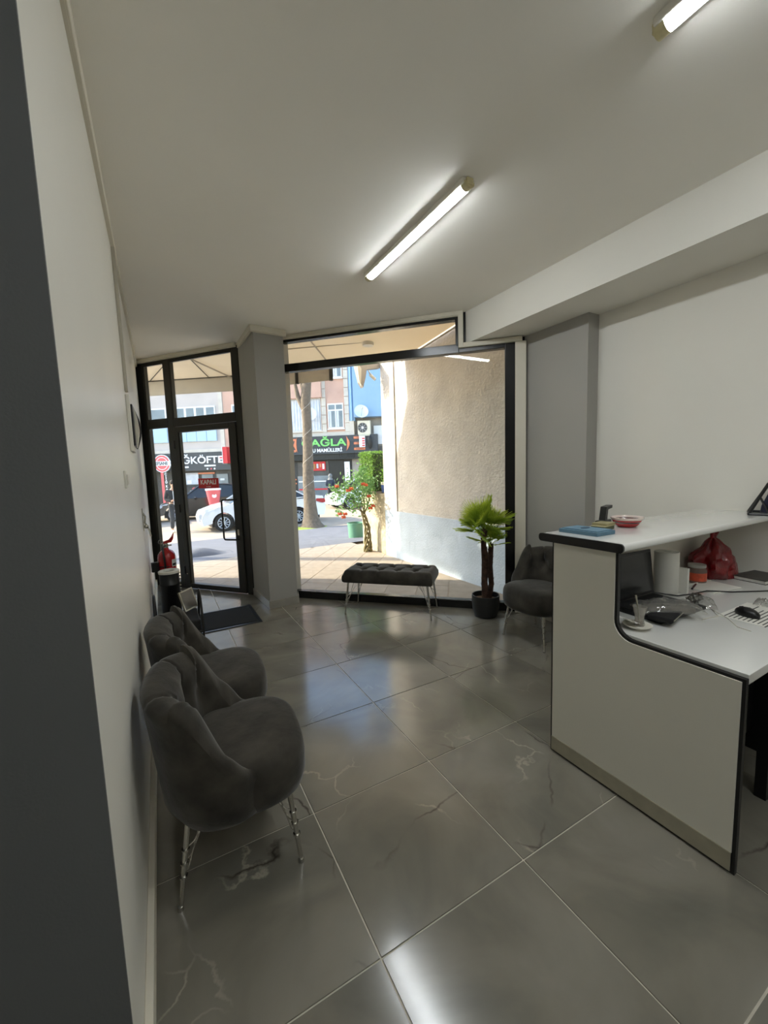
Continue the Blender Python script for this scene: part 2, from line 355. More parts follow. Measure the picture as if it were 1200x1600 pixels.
# ------------------------------------------------------------------ ceiling lights
EM = bpy.data.materials.new('tube_light_glow'); EM.use_nodes = True
_n = EM.node_tree.nodes; _b = _n['Principled BSDF']; _b.inputs['Base Color'].default_value = (.9, .95, 1, 1); _b.inputs['Emission Color'].default_value = (.92, .97, 1.0, 1); _b.inputs['Emission Strength'].default_value = TUBE_STRENGTH
capm = mat('yellowed_end_cap', (214, 204, 160), .4, var=.1, scale=40)
def tube_light(x, y0, y1, label):
    t = thing('ceiling_light', label, 'light', (x, (y0 + y1) / 2, H), 0, 'ceiling tube lights'); L = (y1 - y0) / 2
    MB().box(-.040, .040, -L, L, -.030, 0, .004).done('housing', M['whitep'], t)
    prof = [(.030 * math.cos(a), -.029 - .018 * math.sin(a)) for a in [PI * k / 10 for k in range(11)]]
    MB().extr(prof, 'y', -L + .03, L - .03).done('diffuser', EM, t, smooth=True)
    for s in (-1, 1):
        y = s * (L - .0); b = MB(); pr = [(.033 * math.cos(a), -.020 - .030 * math.sin(a)) for a in [PI * k / 8 for k in range(9)]]
        b.extr(pr, 'y', y - s * .03, y + s * .006).box(-.02, .02, min(y, y + s * .012), max(y, y + s * .012), -.036, -.004)
        b.done('end_cap', capm, t, smooth=30)
    return t
tube_light(1.53, 1.745, 2.895, 'lit slim tube light in the middle of the ceiling')
tube_light(1.62, -.33, .875, 'lit slim tube light cut off at the top right corner')
tube_light(.45, -1.75, -.60, 'unseen tube light added behind the camera to brighten the room')  # extra lamp out of view, added to brighten the left wall and room

# ------------------------------------------------------------------ left wall fittings
duct = tag(MB().box(0, .014, -.04, .04, 0, .86, .003).box(.014, .017, -.030, .030, 0, .86).done('cable_duct', mat('grey_white_duct', (176, 170, 154), .5)), 'white vertical cable duct running down the left wall', 'duct'); duct.location = (XL, 3.12, 2.01)
clk = thing('framed_panel', 'dark framed panel with silver ends high on left wall', 'panel', (XL, 3.22, 1.63))
MB().box(0, .022, -.13, .13, 0, .36, .004).done('back_plate', M['whitep'], clk)
MB().box(.022, .034, -.12, .12, .035, .30, .004).done('dark_face', M['blackp'], clk, label='glossy black face')
MB().extr([(.034 + .02 * math.sin(PI * k / 10), .03 + .28 * k / 10) for k in range(11)], 'y', .02, .11).done('silver_strip', M['steel'], clk, smooth=True)
MB().tube([(.03, .14, .30 - .27 * k / 12) if k in (0, 12) else (.03 + .03 * math.sin(PI * k / 12), .14 + .02 * math.sin(PI * k / 12), .30 - .27 * k / 12) for k in range(13)], .006, 8).done('side_loop', M['blackp'], clk, smooth=True)
sw = thing('light_switch', 'small white wall switch below the framed panel', 'switch', (XL, 2.33, 1.41))
MB().box(0, .010, -.045, .045, 0, .085, .003).done('switch_plate', M['whitep'], sw); MB().box(.010, .016, -.025, .025, .018, .066, .002).done('rocker', M['whitep'], sw)
hk = thing('wall_hook', 'small metal wall hook above the fire extinguisher', 'hook', (XL, 3.95, .96))
MB().box(0, .006, -.02, .02, .05, .24, .002).done('hook_plate', M['steel'], hk)
MB().tube([(.004, 0, .20), (.02, 0, .17), (.014, 0, .12), (.03, 0, .08), (.045, 0, .04), (.05, 0, .0)], .007, 8).ball((.022, 0, .085), .018).done('hook_arm', M['chrome'], hk, smooth=True)

# ------------------------------------------------------------------ velvet chairs
def sstep(a, b, x): t = max(0, min(1, (x - a) / (b - a))); return t * t * (3 - 2 * t)
def chair_shell():
    b = MB(); PM = math.radians(110)
    NI = 132
    def sec(ph):
        a = abs(ph)
        top = .745 - .300 * sstep(math.radians(60), math.radians(106), a) - .02 * (1 - math.cos(ph * 2)) * (a < 1)
        return top
    rings = []
    for i in range(NI + 1):
        ph = -PM + 2 * PM * i / NI; top = sec(ph); t = .108 - .030 * abs(ph) / PM
        c, s_ = math.cos(ph), math.sin(ph)
        cc = math.copysign(abs(c) ** .8, c); ss = math.copysign(abs(s_) ** .85, s_)
        prof = []
        # outer face going up
        for k in range(7): z = .275 + (top - .048 - .275) * k / 6; prof.append((0.0 if k else -.03, z, 0))
        # rolled top
        for k in range(1, 6): a = PI * k / 6; prof.append((-(t / 2) * (1 - math.cos(a)) + .016 * math.sin(a), top - .048 + .048 * math.sin(a), 0))
        # inner face going down
        for k in range(13): z = (top - .048) + (.40 - top + .048) * k / 12; prof.append((-t, z, 1))
        ring = []
        for off, z, inner in prof:
            fl = 1 + .13 * (z - .30) / .5
            r = off
            d = 0; dzz = 0; k_ = -off / t * 5
            if inner:
                puff = .018 * math.sin(PI * min(1, max(0, (z - .40) / max(.05, top - .42))))
                d -= puff
                for bp, bz, am in ((-.42, .595, .045), (.42, .595, .045), (0, .52, .035), (-1.0, .55, .025), (1.0, .55, .025)):
                    q = ((ph - bp) / .20) ** 2 + ((z - bz) / .055) ** 2; d += am * math.exp(-q)
                # fold lines running up from the buttons
                for bp in (-.42, .42, -1.0, 1.0):
                    if .585 < z: d += .015 * math.exp(-((ph - bp * (1 + .15 * (z - .6) / .2)) / .035) ** 2)
                for sg_ in (-1, 1):
                    if .5 < z < .62: d += .014 * math.exp(-((ph - sg_ * .42 * (z - .52) / .09) / .05) ** 2)
            elif z > top - .05:
                for bp in (-.50, .50, -1.12, 1.12): dzz -= .007 * math.exp(-((ph - bp) / .026) ** 2)
            d -= .034 * sstep(math.radians(88), PM, abs(ph))
            x = -(.235 * fl + off + d) * cc; y = (.288 * (1 + .08 * (z - .30) / .5) + off + d) * ss
            x -= .02 * (z - .3) / .5
            ring.append(b.b.verts.new((x, y, z + dzz)))
        rings.append(ring)
    n = len(rings[0])
    for A_, B_ in zip(rings, rings[1:]):
        for k in range(n - 1): b.b.faces.new((A_[k], A_[k + 1], B_[k + 1], B_[k]))
        b.b.faces.new((A_[n - 1], A_[0], B_[0], B_[n - 1]))
    b.b.faces.new(rings[0]); b.b.faces.new(rings[-1][::-1])
    return b
def soft_block(a0, a1, hb, prof, e=3.0, n=48, wob=0.0):
    """rounded block: super-ellipse in plan from x=a0..a1, half width hb, rings in prof=(scale,z)"""
    b = MB(); cx = (a0 + a1) / 2; ax = (a1 - a0) / 2; rings = []
    for sc, z in prof:
        r = []
        for k in range(n):
            t = 2 * PI * k / n; c, s_ = math.cos(t), math.sin(t)
            x = cx + ax * sc * math.copysign(abs(c) ** (2 / e), c); y = hb * sc * math.copysign(abs(s_) ** (2 / e), s_)
            r.append(b.b.verts.new((x, y, z + wob * noise.noise(Vector((x * 6, y * 6, z * 3))))))
        rings.append(r)
    for A_, B_ in zip(rings, rings[1:]):
        for k in range(n): b.b.faces.new((A_[k], A_[(k + 1) % n], B_[(k + 1) % n], B_[k]))
    b.b.faces.new(rings[0][::-1]); b.b.faces.new(rings[-1]); return b
def hairpin_leg(sx, sy, x0, y0, x1, y1, top):
    b = MB(); P = lambda t: Vector((x0 + (x1 - x0) * t, y0 + (y1 - y0) * t, top * (1 - t)))
    b.tube([P(0), P(1)], [.011, .008], 10)
    for k, h in enumerate((.42, .55, .68)):
        q = P(h); st = Vector((x0 - sx * (.055 + .028 * (2 - k)), y0 - sy * (.02 + .012 * (2 - k)), top))
        b.tube([st, st.lerp(q, .5) + Vector((-sx * .004, 0, -.004)), st.lerp(q, .85) + Vector((-sx * .006, 0, -.010)), q + Vector((sx * .004, 0, 0))], .0028, 6)
        b.tube([q + Vector((0, 0, -.003)), q + Vector((0, 0, .003))], .014, 10)
    b.lathe([(0, 0), (.011, 0), (.010, .015), (0, .015)], (x1, y1, 0), 10)
    return b
def make_chair(label):
    t = thing('tub_chair', label, 'chair', (0, 0, 0), 0, 'grey velvet tub chairs')
    chair_shell().done('backrest', M['velvet'], t, smooth=60)
    s = soft_block(-.20, .275, .262, [(.72, .268), (.88, .272), (.96, .29), (1.0, .33), (1.0, .375), (.985, .41), (.95, .435), (.88, .447), (.72, .455), (.5, .459), (.2, .461)], 2.9, 56, .006)
    s.done('seat', M['velvet'], t, smooth=60)
    for sx in (1, -1):
        for sy in (1, -1):
            hairpin_leg(sx, sy, .165 * sx + .02, .165 * sy, .205 * sx + .01, .21 * sy, .33).done('leg', M['chrome'], t, smooth=True)
    return t
ch = make_chair('dark grey velvet tub chair nearest the camera by left wall')
ch.location = (.166, 1.615, 0); ch.rotation_euler = (0, 0, math.radians(-6))
dup(ch, (.158, 2.235, 0), math.radians(-3), 'dark grey velvet tub chair behind the nearest one, by left wall')
dup(ch, (2.725, 2.27, 0), math.radians(181), 'grey velvet tub chair beside the column, partly behind the counter')

# ------------------------------------------------------------------ tufted bench
be = thing('tufted_bench', 'grey velvet tufted bench with chrome legs before the shop window', 'bench', (2.005, 3.535, 0), math.atan2(WD[1], WD[0]))
def bench_cushion():
    b = MB(); LX, LY, z0, z1 = .455, .200, .335, .462
    btn = [(-.36 + .18 * i, .085) for i in range(5)] + [(-.27 + .18 * i, -.055) for i in range(4)]
    def prof(v):
        # v 0..1 from bottom edge up over the side to the centre
        pass
    nx, ny = 76, 34
    top = {}
    for i in range(nx + 1):
        for j in range(ny + 1):
            u = -1 + 2 * i / nx; v = -1 + 2 * j / ny
            # square to rounded
            x = u * LX; y = v * LY
            ex = max(0, abs(u) - .90) / .10; ey = max(0, abs(v) - .78) / .22
            dz = .050 * (1 - math.sqrt(max(0, 1 - min(1, ex ** 2 + ey ** 2))))
            z = z1 - dz
            for bx, by in btn:
                r2 = ((x - bx) / .026) ** 2 + ((y - by) / .026) ** 2; z -= .036 * math.exp(-r2)
                r3 = ((x - bx) ** 2 + (y - by) ** 2) / .07 ** 2; z -= .012 * math.exp(-r3)
            # diagonal pleats between neighbouring buttons
            for bx, by in btn[:5]:
                for cx, cy in btn[5:]:
                    if abs(bx - cx) < .1:
                        dx, dy = cx - bx, cy - by; L = math.hypot(dx, dy); tt = ((x - bx) * dx + (y - by) * dy) / L ** 2
                        if 0 < tt < 1: pd = abs((x - bx) * dy - (y - by) * dx) / L; z -= .013 * math.exp(-(pd / .010) ** 2)
            for bx, by in btn[:5]:
                if y > by: z -= .008 * math.exp(-((x - bx) / .009) ** 2)
            for bx, by in btn[5:]:
                if y < by: z -= .008 * math.exp(-((x - bx) / .009) ** 2)
            top[i, j] = b.b.verts.new((x, y, z))
    for i in range(nx):
        for j in range(ny): b.b.faces.new((top[i, j], top[i + 1, j], top[i + 1, j + 1], top[i, j + 1]))
    edge = [(i, 0) for i in range(nx)] + [(nx, j) for j in range(ny)] + [(i, ny) for i in range(nx, 0, -1)] + [(0, j) for j in range(ny, 0, -1)]
    prev = [top[e] for e in edge]
    for sc, z in ((1.012, .395), (1.015, .37), (1.005, .345), (.97, .335)):
        cur = [b.b.verts.new((top[e].co.x * sc + (0), top[e].co.y * sc, z)) for e in edge]
        for k in range(len(edge)): b.b.faces.new((prev[k], cur[k], cur[(k + 1) % len(edge)], prev[(k + 1) % len(edge)]))
        prev = cur
    b.b.faces.new(prev)
    return b, btn
cb, btn = bench_cushion(); cu = cb.done('cushion', M['velvet'], be, smooth=70)
for bx, by in btn: MB().ball((bx, by, .425), .011, 1, 1, .6, 10).done('button', M['velvet'], cu, smooth=True)
for sx in (1, -1):
    for sy in (1, -1): hairpin_leg(sx, sy, .405 * sx, .165 * sy, .440 * sx, .190 * sy, .338).done('leg', M['chrome'], be, smooth=True)

# ------------------------------------------------------------------ door mat
mt = thing('door_mat', 'black rubber door mat on the tiles before the door', 'mat', (0, 0, 0))
MB().box(-.06, .790, 3.99, 4.60, .0, .008, .003).done('border', M['blackp'], mt); MB().box(-.02, .750, 4.03, 4.56, .006, .013, .002).done('ribbed_pad', M['rubber'], mt)

# ------------------------------------------------------------------ fire extinguisher
fe = thing('fire_extinguisher', 'red fire extinguisher hanging on left wall by the door', 'extinguisher', (.012, 4.75, .19), .3)
MB().box(-.150, -.082, -.02, .02, .30, .40, .004).tube([(.089 * math.cos(PI + a), .089 * math.sin(PI + a), .35) for a in [-1.5 + 3.0 * k / 12 for k in range(13)]], .005, 6).done('wall_bracket', M['blackp'], fe)
MB().lathe([(0, .0), (.078, .0), (.086, .012), (.086, .43), (.080, .465), (.060, .497), (.030, .515), (.022, .535), (0, .535)], n=32).done('cylinder', M['redm'], fe, smooth=True)
MB().lathe([(0, .535), (.024, .535), (.024, .57), (.016, .58), (0, .58)], n=16).box(-.01, .055, -.012, .012, .548, .560, .003).done('valve', M['steel'], fe, smooth=30)
MB().extr([(-.02, .575), (.055, .585), (.075, .62), (.085, .68), (.062, .64), (.035, .612), (-.02, .60)], 'y', -.011, .011).done('lever', M['redm'], fe)
MB().tube([(-.045 + .022 * math.cos(a), 0, .60 + .022 * math.sin(a)) for a in [2 * PI * k / 14 for k in range(15)]], .003, 6).done('safety_pin_ring', M['chrome'], fe, smooth=True)
MB().tube([(-.01, -.02, .56), (-.05, -.06, .55), (-.055, -.085, .50), (-.05, -.092, .40), (-.045, -.093, .15)], .010, 8).done('hose', M['blackp'], fe, smooth=True)
lb = MB(); lb.grid(lambda u, v: (.0875 * math.cos(-1.35 + u * .85), .0875 * math.sin(-1.35 + u * .85), .34 + v * .075), 8, 1); lb.done('label', M['paper'], fe, fix=False)
lb = MB(); lb.grid(lambda u, v: (.0882 * math.cos(-1.30 + u * .7), .0882 * math.sin(-1.30 + u * .7), .352 + v * .022), 8, 1); lb.done('label_print', M['blackp'], fe, fix=False)

# ------------------------------------------------------------------ umbrella stand and rack beside it
us = thing('umbrella_stand', 'tall black cylindrical stand with pale rim by left wall', 'stand', (.018, 4.28, 0))
MB().lathe([(0, .0), (.088, .0), (.092, .01), (.086, .02), (.084, .44), (.088, .445), (.088, .455), (.084, .46), (.084, .56), (.078, .56), (.078, .03), (0, .03)], n=32).done('cylinder', M['blackp'], us, smooth=True)
MB().lathe([(.090, .555), (.092, .575), (.080, .582), (.052, .578), (.046, .566), (.050, .555)], n=32).done('rim', M['whitep'], us, smooth=True)
for k in range(9): MB().ball((.092 * math.cos(-.35), .092 * math.sin(-.35), .55 - .03 * k), .008, seg=8).done('bead', M['steel'], us, smooth=True)
rk = thing('wire_basket', 'black openwork basket rack beside the black stand', 'rack', (.10, 3.86, 0)); rk.scale = (1, 1, 1.5)
bb = MB(); bb.box(-.20, .12, -.16, .20, .02, .16, .01); bb.done('bin', mat('dark_basket_fabric', (24, 23, 23), .7, var=.2), rk)
bb = MB()
arc = lambda x, h: [(x, -.20 + .44 * k / 14, .10 + h * math.sin(PI * k / 14) ** .7) for k in range(15)]
for x in (-.215, .135): bb.tube(arc(x, .20), .010, 8)
for x in (-.215, .135):
    p = arc(x, .20)
    for k in range(14): a, c = Vector(p[k]), Vector(p[k + 1]); bb.tube([a + Vector((0, 0, -.0)), (a + c) / 2 + Vector((0, .0, -.045)), c], .004, 5)
bb.tube([(-.215, -.20, .10), (.135, -.20, .10)], .008, 8).tube([(-.215, .24, .10), (.135, .24, .10)], .008, 8)
for x in (-.215, .135):
    for y in (-.20, .24): bb.tube([(x, y, .11), (x, y, 0)], .008, 8)
bb.done('wire_frame', M['blackp'], rk, smooth=True)
pf = thing('picture_frame', 'silver framed picture leaning in the openwork basket', 'frame', (.17, 4.02, .26), .25)
pf.rotation_euler = (math.radians(-18), 0, .9); pf.scale = (.8, .8, .8)
MB().box(-.10, .10, -.006, .006, 0, .20).done('picture', mat('grey_picture', (120, 116, 108), .25), pf)
b = MB(); b.box(-.115, -.10, -.01, .01, -.015, .215, .002).box(.10, .115, -.01, .01, -.015, .215, .002).box(-.10, .10, -.01, .01, -.015, 0, .002).box(-.10, .10, -.01, .01, .20, .215, .002)
b.done('frame_border', M['steel'], pf)

# ------------------------------------------------------------------ palm
pl = thing('potted_palm', 'artificial potted palm with two dark trunks beside the window jamb', 'plant', (2.70, 2.90, 0))
def leafmat(m, w=.45):
    n = m.node_tree.nodes; l = m.node_tree.links; b = n['Principled BSDF']; t = n.new('ShaderNodeBsdfTranslucent'); x = n.new('ShaderNodeMixShader'); x.inputs[0].default_value = w
    src = b.inputs['Base Color'].links[0].from_socket; l.new(src, t.inputs[0]); o = n['Material Output']; l.new(b.outputs[0], x.inputs[1]); l.new(t.outputs[0], x.inputs[2]); l.new(x.outputs[0], o.inputs[0]); return m
leafmat(M['leaf'])
MB().lathe([(0, 0), (.085, 0), (.105, .01), (.125, .07), (.132, .14), (.132, .215), (.122, .215), (.120, .15), (0, .15)], n=36).done('pot', M['pot'], pl, smooth=True)
MB().lathe([(0, .165), (.119, .165), (.119, .14), (0, .14)], n=24).done('soil', M['soil'], pl)
def palm_trunk(pts, r):
    b = MB(); b.tube(pts, r, 12)
    for v in b.b.verts: v.co += Vector((noise.noise(v.co * 40), noise.noise(v.co * 40 + Vector((9, 0, 0))), 0)) * .006
    n = 34
    for k in range(n):
        t = (k + .5) / n; q = t * (len(pts) - 1); i = min(int(q), len(pts) - 2); p = Vector(pts[i]).lerp(Vector(pts[i + 1]), q - i); a = k * 2.4
        d = Vector((math.cos(a), math.sin(a), 0)); rr = r[i] * .9; sd = Vector((-d.y, d.x, 0)) * .010
        v1 = b.b.verts.new(p + d * rr + sd); v2 = b.b.verts.new(p + d * rr - sd); v3 = b.b.verts.new(p + d * (rr + .016) + Vector((0, 0, .035))); b.b.faces.new((v1, v2, v3))
    return b
T1 = [(-.02, -.02, .15), (-.03, -.02, .35), (-.015, -.015, .55), (-.03, -.01, .72), (-.02, -.01, .86)]
T2 = [(.06, .02, .15), (.095, .02, .30), (.085, .03, .48), (.105, .03, .70)]
palm_trunk(T1, [.034, .030, .034, .026, .028]).done('trunk', M['bark'], pl, smooth=50)
palm_trunk(T2, [.028, .025, .027, .024]).done('trunk', M['bark'], pl, smooth=50)
def frond_mesh(L, nb, seed):
    r = random.Random(seed); b = MB(); st = L * .42
    b.tube([(0, 0, 0), (st * .5, 0, .012), (st, 0, .0)], [.004, .003, .002], 5)
    for k in range(nb):
        a = (k / (nb - 1) - .5) * 2.5; bl = L * (.62 - .16 * abs(a) / 1.25) * r.uniform(.88, 1.08); droop = .04 + .10 * abs(a) + r.uniform(0, .08)
        d = Vector((math.cos(a), math.sin(a), 0)); s_ = Vector((-d.y, d.x, 0)); o = Vector((st, 0, 0)); w_ = .0068; pv = None
        for j in range(5):
            t = j / 4; p = o + d * bl * t + Vector((0, 0, .04 * t - droop * bl * t * t)); ww = w_ * (1 - t) ** .8 * (0.5 + min(t * 4, .9)) if j < 4 else .0005
            x = (b.b.verts.new(p + s_ * ww + Vector((0, 0, .002))), b.b.verts.new(p + Vector((0, 0, -.002))), b.b.verts.new(p - s_ * ww + Vector((0, 0, .002))))
            if pv: b.b.faces.new((pv[0], pv[1], x[1], x[0])); b.b.faces.new((pv[1], pv[2], x[2], x[1]))
            pv = x
    return b
fr = [frond_mesh(.34, 25, 1), frond_mesh(.30, 23, 2), frond_mesh(.37, 27, 3)]
protos = []
for f in fr: protos.append(f.done('leaf', M['leaf'], pl, fix=False))
used = set()
def put_frond(c, az, el, sc, k):
    i = k % 3; o = protos[i]
    if i in used: o = o.copy(); COL.objects.link(o)
    used.add(i)
    o.location = c; o.scale = (sc,) * 3; o.rotation_euler = (rnd.uniform(-.9, .9), -el, az)
for k in range(34):
    lvl = k / 33; put_frond((T1[-1][0], T1[-1][1], .82 + .02 * (k % 3)), k * 2.399, math.radians(84 - 84 * lvl ** 1.2), .88, k)
for k in range(13):
    lvl = k / 12; put_frond((T2[-1][0], T2[-1][1], .69), k * 2.399 + 1, math.radians(78 - 70 * lvl), .66, k)

# ------------------------------------------------------------------ reception counter
rc = thing('reception_counter', 'white reception counter with black edge bands and raised bar', 'counter', (0, 0, 0))
X0 = 1.655; YN, YF = .545, 1.310
def side_outline(inset=0.0):
    i = inset; p = [(YN + i, .08 if i else 0), (YN + i, .722 - i)]
    R = .07; cy, cz = .985 - R, .722 + R
    for k in range(9): a = -PI / 2 + (PI / 2) * k / 8; p.append((cy + (R + i) * math.cos(a), cz + (R + i) * math.sin(a)))
    p += [(.985 + i, 1.085), (YF - i, 1.085), (YF - i, .08 if i else 0)]
    return p
MB().extr(side_outline(), 'x', X0 + .001, X0 + .020).done('side_edge', M['band'], rc, label='black edge band of the end panel')
MB().extr(side_outline(.011), 'x', X0 - .004, X0 + .001).done('side_panel', M['lam'], rc)
MB().box(X0 - .008, X0 - .003, YN + .011, YF - .011, .012, .082).done('kick_plate', M['steel'], rc, label='brushed steel kick plate')
MB().box(X0 + .02, XR - .002, 1.285, 1.308, 0, 1.08).done('front_panel', M['lam'], rc)
MB().box(X0 + .02, XR - .002, YN, 1.285, .700, .735, .002).done('desk_top', M['gloss'], rc)
MB().box(X0 + .02, XR - .002, YN + .25, YN + .27, .10, .70).done('modesty_panel', M['band'], rc)
MB().box(2.50, 2.52, YN + .03, 1.285, .0, .70).done('support_panel', M['band'], rc)
def rrect(y0, y1, z0, z1, r, n=5):
    p = []
    for (cy, cz, a0) in ((y0 + r, z0 + r, PI), (y1 - r, z0 + r, 1.5 * PI), (y1 - r, z1 - r, 0), (y0 + r, z1 - r, .5 * PI)):
        for k in range(n + 1): a = a0 + PI / 2 * k / n; p.append((cy + r * math.cos(a), cz + r * math.sin(a)))
    return p
MB().extr(rrect(.955, 1.372, 1.085, 1.120, .015), 'x', X0 - .012, XR - .002).done('bar_top', M['gloss'], rc, smooth=True)
MB().extr(rrect(.953, 1.374, 1.083, 1.122, .016), 'x', X0 - .022, X0 - .012).done('bar_edge', M['band'], rc, label='black end band of the bar top')
MB().box(2.15, 2.19, .62, .66, 0, .70).done('leg', M['band'], rc)

# things on the raised bar
ZB = 1.120
bk = thing('blue_booklet', 'flat blue booklet lying on the end of the bar', 'booklet', (1.80, 1.235, ZB), 0)
c_blue = mat('blue_cover', (84, 118, 138), .5, var=.05)
MB().box(-.068, .068, -.105, .10, 0, .018, .002).done('booklet', c_blue, bk); MB().box(-.055, .062, -.095, .09, .018, .022, .001).done('cover_flap', mat('light_blue_cover', (98, 132, 152), .5), bk)
MB().lathe([(0, .022), (.022, .022), (.022, .0235), (0, .0235)], (.01, .01, 0), 20, 1.3, .7).done('printed_oval', mat('navy_print', (44, 70, 92), .6), bk)
pk = thing('card_pack', 'small green and gold card packs stacked behind the booklet', 'pack', (1.955, 1.265, ZB), .1)
MB().box(-.05, .05, -.05, .02, 0, .018, .003).done('lower_pack', mat('olive_card', (72, 78, 52), .6), pk); MB().box(-.02, .07, -.045, .03, .018, .032, .003).done('upper_pack', mat('pale_gold_card', (150, 142, 104), .5), pk)
MB().box(-.05, .05, -.05, .02, .018, .020).done('pack_face', mat('gold_card', (168, 160, 124), .5), pk)
tp = thing('tape_dispenser', 'small black tape dispenser behind the striped bowl', 'dispenser', (2.08, 1.325, ZB), .2)
MB().box(-.06, .06, -.02, .02, 0, .03, .004).done('base', M['blackp'], tp); MB().extr([(-.02, .03), (.0, .10), (.075, .105), (.075, .090), (.02, .085), (.01, .03)], 'y', -.016, .016).done('arm', M['blackp'], tp)
bw = thing('striped_bowl', 'red striped bowl with white rim on the bar', 'bowl', (2.125, 1.225, ZB)); bw.scale = (.70, .70, .80)
def bowl_band(z0, z1, m, name, inner=False):
    R_ = lambda z: .055 + .055 * (z / .062) ** .6
    n = 6; b = MB(); pr = [(R_(z0 + (z1 - z0) * k / n) - (.004 if inner else 0), z0 + (z1 - z0) * k / n) for k in range(n + 1)]
    b.lathe(pr, n=40); return b.done(name, m, bw, smooth=True)
rd = mat('bowl_red', (176, 30, 34), .25, coat=.5); dk = mat('bowl_dark_red', (70, 12, 14), .25, coat=.5); wh = mat('bowl_white', (226, 208, 198), .25, coat=.5)
MB().lathe([(0, .0), (.052, 0), (.055, .004), (.045, .008), (0, .008)], n=32).done('foot', rd, bw, smooth=True)
bowl_band(.002, .026, rd, 'lower_band'); bowl_band(.026, .036, dk, 'dark_band'); bowl_band(.036, .046, rd, 'upper_band')
MB().lathe([(.0995, .046), (.1065, .052), (.1105, .062), (.108, .064), (.103, .060), (.1, .05)], n=40).done('rim', wh, bw, smooth=True)
MB().lathe([(0, .010), (.05, .012), (.08, .028), (.1, .05), (.104, .060)], n=40).done('inside', dk, bw, smooth=True)
ps = thing('pyramid_stand', 'black openwork pyramid stand at the right end of bar', 'stand', (3.155, .985, ZB), .35)
b = MB(); ap = Vector((0, 0, .20)); cs = [Vector((-.11, -.09, .006)), Vector((.08, -.09, .006)), Vector((.08, .09, .006)), Vector((-.11, .09, .006))]
for k in range(4):
    b.tube([cs[k], ap], .007, 6); b.tube([cs[k], cs[(k + 1) % 4]], .008, 6)
    mcl = (cs[k] + cs[(k + 1) % 4]) / 2; b.tube([mcl, cs[k].lerp(ap, .5)], .006, 6); b.tube([mcl, cs[(k + 1) % 4].lerp(ap, .5)], .006, 6); b.tube([mcl, mcl.lerp(ap, .9)], .009, 6)
b.done('openwork', M['blackp'], ps, smooth=True)
MB().lathe([(0, .01), (.04, .01), (.035, .05), (.01, .12), (0, .125)], n=16).done('core', mat('navy_core', (22, 24, 58), .4), ps, smooth=True)

# things on the lower desk
ZD = .735
lp = thing('laptop', 'open black laptop on the desk under the bar', 'laptop', (2.09, 1.17, ZD), math.radians(-2))
MB().box(-.185, .185, -.25, .0, 0, .018, .004).done('keyboard_base', M['blackp'], lp)
b = MB(); b.box(-.165, .165, -.13, -.02, .018, .0195); b.done('keys', mat('dark_keys', (30, 30, 32), .5, var=.5, scale=80), lp)
lid = MB().box(-.185, .185, -.004, .004, 0, .235, .003).done('lid', M['blackp'], lp); lid.location = (.02, .005, .016); lid.rotation_euler = (math.radians(-7), 0, 0)
MB().box(-.172, .172, -.0055, -.004, .016, .222).done('screen', mat('dark_screen', (34, 36, 38), .15), lid, label='switched off grey screen')
tw = thing('paper_towel_roll', 'white paper towel roll standing behind the laptop', 'towel roll', (2.385, 1.155, ZD))
MB().lathe([(.022, .0), (.056, .0), (.058, .004), (.058, .226), (.056, .23), (.022, .23), (.022, 0)], n=36).done('roll', M['paper'], tw, smooth=True)
MB().box(.056, .0575, -.04, .035, .0, .165).done('loose_sheet', M['paper'], tw)
bx = thing('paper_sheaf', 'upright pale sheaf of paper beside the towel roll', 'papers', (2.445, 1.115, ZD), .1); MB().box(-.012, .012, -.04, .04, 0, .14, .002).done('sheets', M['paper'], bx)
pn = thing('ballpoint_pen', 'black pen lying beside the paper sheaf', 'pen', (2.60, 1.10, ZD), 0); MB().tube([(-.05, 0, .006), (.06, .03, .006)], .005, 8).done('barrel', M['blackp'], pn, smooth=True); MB().tube([(.06, .03, .006), (.075, .034, .006)], [.005, .001], 8).done('tip', M['steel'], pn, smooth=True)
fo = thing('white_folder', 'thin white folder lying behind the cables', 'folder', (2.68, 1.06, ZD), -.15); MB().box(-.12, .12, -.08, .08, 0, .006, .001).box(-.12, .12, .075, .08, .006, .010).done('folder_cover', M['paper'], fo)
jr = thing('plastic_jar', 'clear plastic jar with orange red label beside red bag', 'jar', (2.735, 1.16, ZD))
MB().lathe([(0, 0), (.045, 0), (.048, .006), (.048, .075), (.040, .088), (.040, .095), (0, .095)], n=28).done('jar_body', glass_mat('jar_plastic', (.8, .78, .76), 1.4, .1, ((170, 150, 140), .45)), jr, smooth=True)
MB().lathe([(.0487, .015), (.0487, .062)], n=28).done('jar_label', mat('orange_label', (206, 84, 54), .5, var=.3, scale=30), jr, fix=False)
MB().lathe([(0, .092), (.044, .092), (.044, .108), (0, .108)], n=28).done('lid', mat('grey_lid', (160, 158, 152), .4), jr, smooth=40)
rb = thing('red_plastic_bag', 'crumpled red plastic bag full of things on desk', 'bag', (2.93, 1.165, ZD)); rb.scale = (.84, .84, 1.0)
b = MB()
def bagf(u, v):
    a = 2 * PI * u; z = v; R = .135 * math.sin(min(1, .18 + v * 1.05) * PI) ** .6 * (1 - .25 * v) if v < .97 else .01
    n_ = noise.noise(Vector((math.cos(a) * 2.2, math.sin(a) * 2.2, z * 4))) * .45 + noise.noise(Vector((math.cos(a) * 6, math.sin(a) * 6, z * 9))) * .16
    return (R * (1 + n_) * math.cos(a) * 1.15, R * (1 + n_) * math.sin(a) * .85, max(.001, .32 * z + .01 * n_))
g = b.grid(bagf, 48, 26, wrap=True); b.b.faces.new([r[0] for r in g]); b.b.faces.new([r[-1] for r in g])
RB = mat('red_film', (120, 8, 16), .3, var=.3, scale=14, bump=.7, bscale=18, coat=.3)
